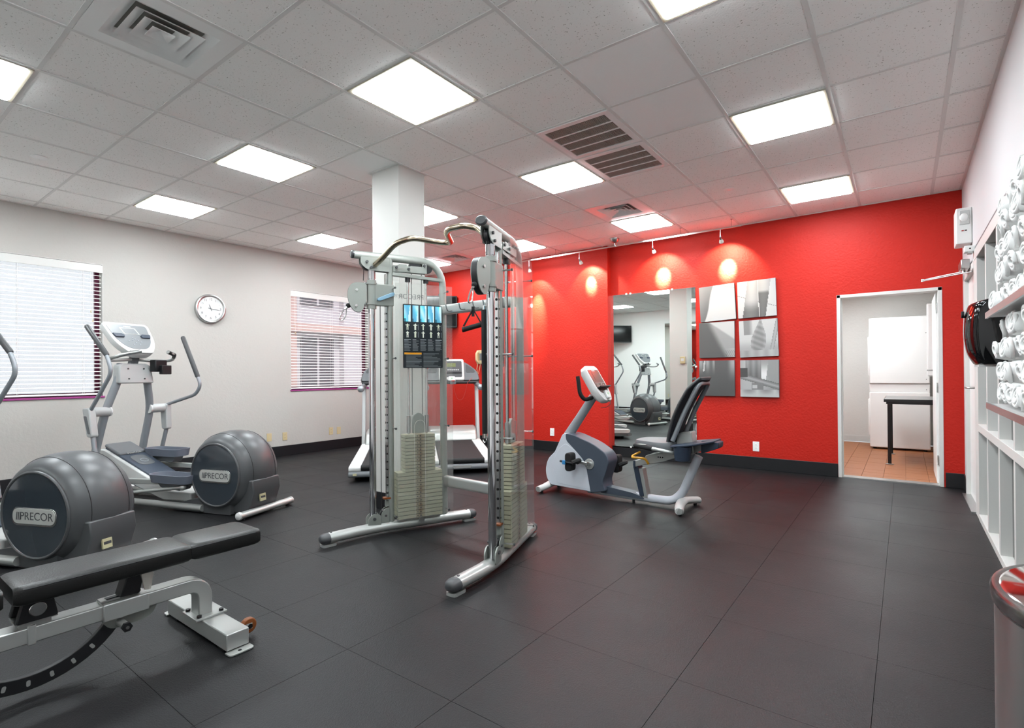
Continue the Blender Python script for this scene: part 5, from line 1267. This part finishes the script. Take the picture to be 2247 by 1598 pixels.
# feet
def foot(x, name, hl, sw):
    pts = [(x+sw*abs(k)**2*1.0, hl*k, .075-.035*abs(k)) for k in [-1, -.66, -.33, 0, .33, .66, 1]]
    f = MB().tube(pts, [.036, .038, .042, .046, .042, .038, .036], 14, up=(0, 0, 1), ry=.03).build(name, 'white_plastic', BK)
    for s in (-1, 1):
        MB().lathe([(0, .03), (.006, .026)], (x+sw, s*(hl-.001), .042), (0, s, 0), 14).build('foot_cap', 'silver_light', f); MB().cyl((x+sw*.8, s*(hl-.05), 0), (x+sw*.8, s*(hl-.05), .02), .016, 8).build('rubber_foot', 'black_rubber', f)
foot(.665, 'front_foot', .21, .03); foot(-.665, 'rear_foot', .245, -.05)
MB().cyl((-.22, .02, 0), (-.22, .02, .03), .014, 8).build('centre_foot', 'black_rubber', BK)
# ================================================================== weight bench
BN = thing('weight_bench', 'black padded weight bench with silver frame at the lower left', 'bench', (-2.61, 0, 0), 0)
BX = .04
def padmesh(y0, y1, z0, z1, hw, name):
    pr = roundpoly([(-hw, z0), (hw, z0), (hw, z1), (-hw, z1)], [.02, .02, .022, .022], 4)
    rings = []
    for y, k in ((y0, .80), (y0+.012, .93), (y0+.03, 1), (y1-.03, 1), (y1-.012, .95), (y1, .84)):
        rings.append([(u*(1-(1-k)*.35), y, (z0+z1)/2+(v-(z0+z1)/2)*k) for u, v in pr])
    return MB().loft(rings).build(name, 'leather', BN)
padmesh(.425, .997, .372, .445, .122, 'back_pad'); padmesh(.999, 1.302, .372, .445, .122, 'back_pad')
padmesh(.10, .40, .372, .445, .122, 'seat_pad')
for s in (-1, 1): MB().tube([(s*.121, .45, .432), (s*.121, 1.28, .432)], .0025, 5).build('pad_seam', 'black_plastic', BN)
# main beam with arched rear leg
def rectpath(path, w, h):
    P = [Vector(p) for p in path]; rings = []
    for i, p in enumerate(P):
        t_ = (P[min(i+1, len(P)-1)]-P[max(i-1, 0)]).normalized(); x = Vector((1, 0, 0)); u = x.cross(t_).normalized()
        rings.append([p+x*a*w/2+u*b*h/2 for a, b in ((-1, -1), (1, -1), (1, 1), (-1, 1))])
    return MB().loft(rings)
rectpath(fillet([(0, -.25, .235), (0, .70, .235), (0, 1.085, .235), (0, 1.085, .085)], [.02, .15], 9), .08, .06).build('main_beam', 'silver_light', BN, bevel=.005)
sl = MB().bb(-.048, .048, .70, .86, .198, .268).build('beam_sleeve', 'silver_light', BN, bevel=.005)
MB().bb(-.03, .02, .70, .80, .268, .276).build('slot_plate', 'silver_light', BN, bevel=.002); MB().bb(-.012, .012, .72, .84, .274, .279).build('slot', 'black_plastic', BN)
MB().prism([(.76, .275), (.83, .275), (.85, .375), (.79, .375)], YZ, -.035, .035).build('support_strut', 'black_plastic', BN, bevel=.004)
m = MB()
m.loft([[(.045+r*cos(2*pi*q/9)*(1+.25*sin(q*3)), .855+r*sin(2*pi*q/9)*(1+.2*cos(q*2)), z) for q in range(9)] for r, z in ((.012, .285), (.016, .30), (.02, .33), (.024, .35), (.018, .372))]).build('tape_wrap', 'frost', BN)
MB().prism(roundpoly([(.70, .20), (.90, .20), (.885, .165), (.85, .15), (.73, .15)], [.0, .0, .02, .03, .03]), YZ, -.012, .012).build('gusset', 'silver_paint', BN)
MB().cyl((.0, .765, .172), (.085, .765, .172), .015, 14).build('pin_barrel', 'silver_light', BN); MB().cyl((.085, .765, .172), (.10, .765, .172), .019, 6).build('pin_knob', 'black_plastic', BN); MB().cyl((.10, .765, .172), (.103, .765, .172), .007, 8).build('pin_tip', 'steel', BN)
# curved adjustment arm with slots
arc = []
for k in range(17):
    a = radians(-30-98*k/16); arc.append((0, .49+.316*cos(a), .367+.316*sin(a)))
AR = rectpath(list(reversed(arc)), .022, .052).build('adjustment_arc', 'black_plastic', BN, bevel=.002)
for k in (4, 6, 8, 10, 12, 14):
    p = Vector(arc[k]); tg = (Vector(arc[k+1])-Vector(arc[k-1])).normalized(); u = Vector((1, 0, 0)).cross(tg).normalized()
    st = roundpoly([(-.006, -.011), (.006, -.011), (.006, .011), (-.006, .011)], .006)
    MB().prism(st, lambda a, b, w, p=p, tg=tg, u=u: tuple(p+tg*a+u*b+Vector((w, 0, 0))), -.0118, .0118).build('arc_slot', 'silver_light', AR)
# seat hinge
MB().bb(-.05, .05, .44, .56, .285, .291).build('hinge_plate', 'silver_light', BN); MB().bb(-.035, .035, .455, .545, .262, .286).build('hinge_riser', 'silver_light', BN, bevel=.003)
for s in (-1, 1):
    MB().prism(roundpoly([(.44, .291), (.56, .291), (.545, .372), (.46, .372)], .01), YZ, s*.035, s*.062).build('hinge_block', 'black_plastic', BN, bevel=.004)
    MB().cyl((s*.062, .50, .335), (s*.07, .50, .335), .026, 24).build('hinge_cap', 'steel', BN, bevel=.003)
MB().bb(-.044, .044, .475, .50, .20, .272).build('hinge_strap', 'silver_light', BN, bevel=.003)
# rear foot
FT = MB().bb(-.305, .305, 1.055, 1.150, .012, .082).build('rear_foot_beam', 'silver_light', BN, bevel=.004)
for s in (-1, 1):
    MB().prism(roundpoly([(s*.30, 1.05), (s*.345, 1.05), (s*.345, 1.155), (s*.30, 1.155)], [.0, .018, .018, 0]), XY, .002, .009).build('foot_flange', 'silver_light', FT, bevel=.001)
    MB().lathe([(0, .008), (.0006, .008)], (s*.326, 1.10, .009), (0, 0, 1), 10).build('flange_hole', 'hole', FT)
BP = MB().bb(-.075, .075, 1.03, 1.165, .082, .092).build('mount_plate', 'silver_light', BN, bevel=.002)
for u in (-.058, .058):
    for v in (1.05, 1.145): MB().cyl((u, v, .092), (u, v, .102), .011, 6).build('bolt', 'black_plastic', BP)
wh = MB().cyl((.205, 1.19, .050), (.230, 1.19, .050), .034, 24).build('transport_wheel', 'urethane', BN, bevel=.005)
MB().cyl((.197, 1.19, .050), (.238, 1.19, .050), .011, 10).build('axle', 'black_plastic', wh); MB().bb(.199, .203, 1.145, 1.20, .038, .062).build('wheel_fork', 'silver_light', BN); MB().bb(.232, .236, 1.145, 1.20, .038, .062).build('wheel_fork', 'silver_light', BN)
# front foot (outside the picture)
MB().bb(-.26, .26, -.28, -.21, .012, .075).build('front_foot_beam', 'silver_light', BN, bevel=.004); MB().bb(-.04, .04, -.275, -.215, .07, .21).build('front_leg', 'silver_light', BN, bevel=.004)
for s in (-1, 1): MB().bb(s*.2-.03, s*.2+.03, -.28, -.21, 0, .014).build('rubber_foot', 'black_rubber', BN)
for s in (-1, 1): MB().bb(s*.24-.03, s*.24+.03, 1.06, 1.145, 0, .013).build('rubber_foot', 'black_rubber', BN)
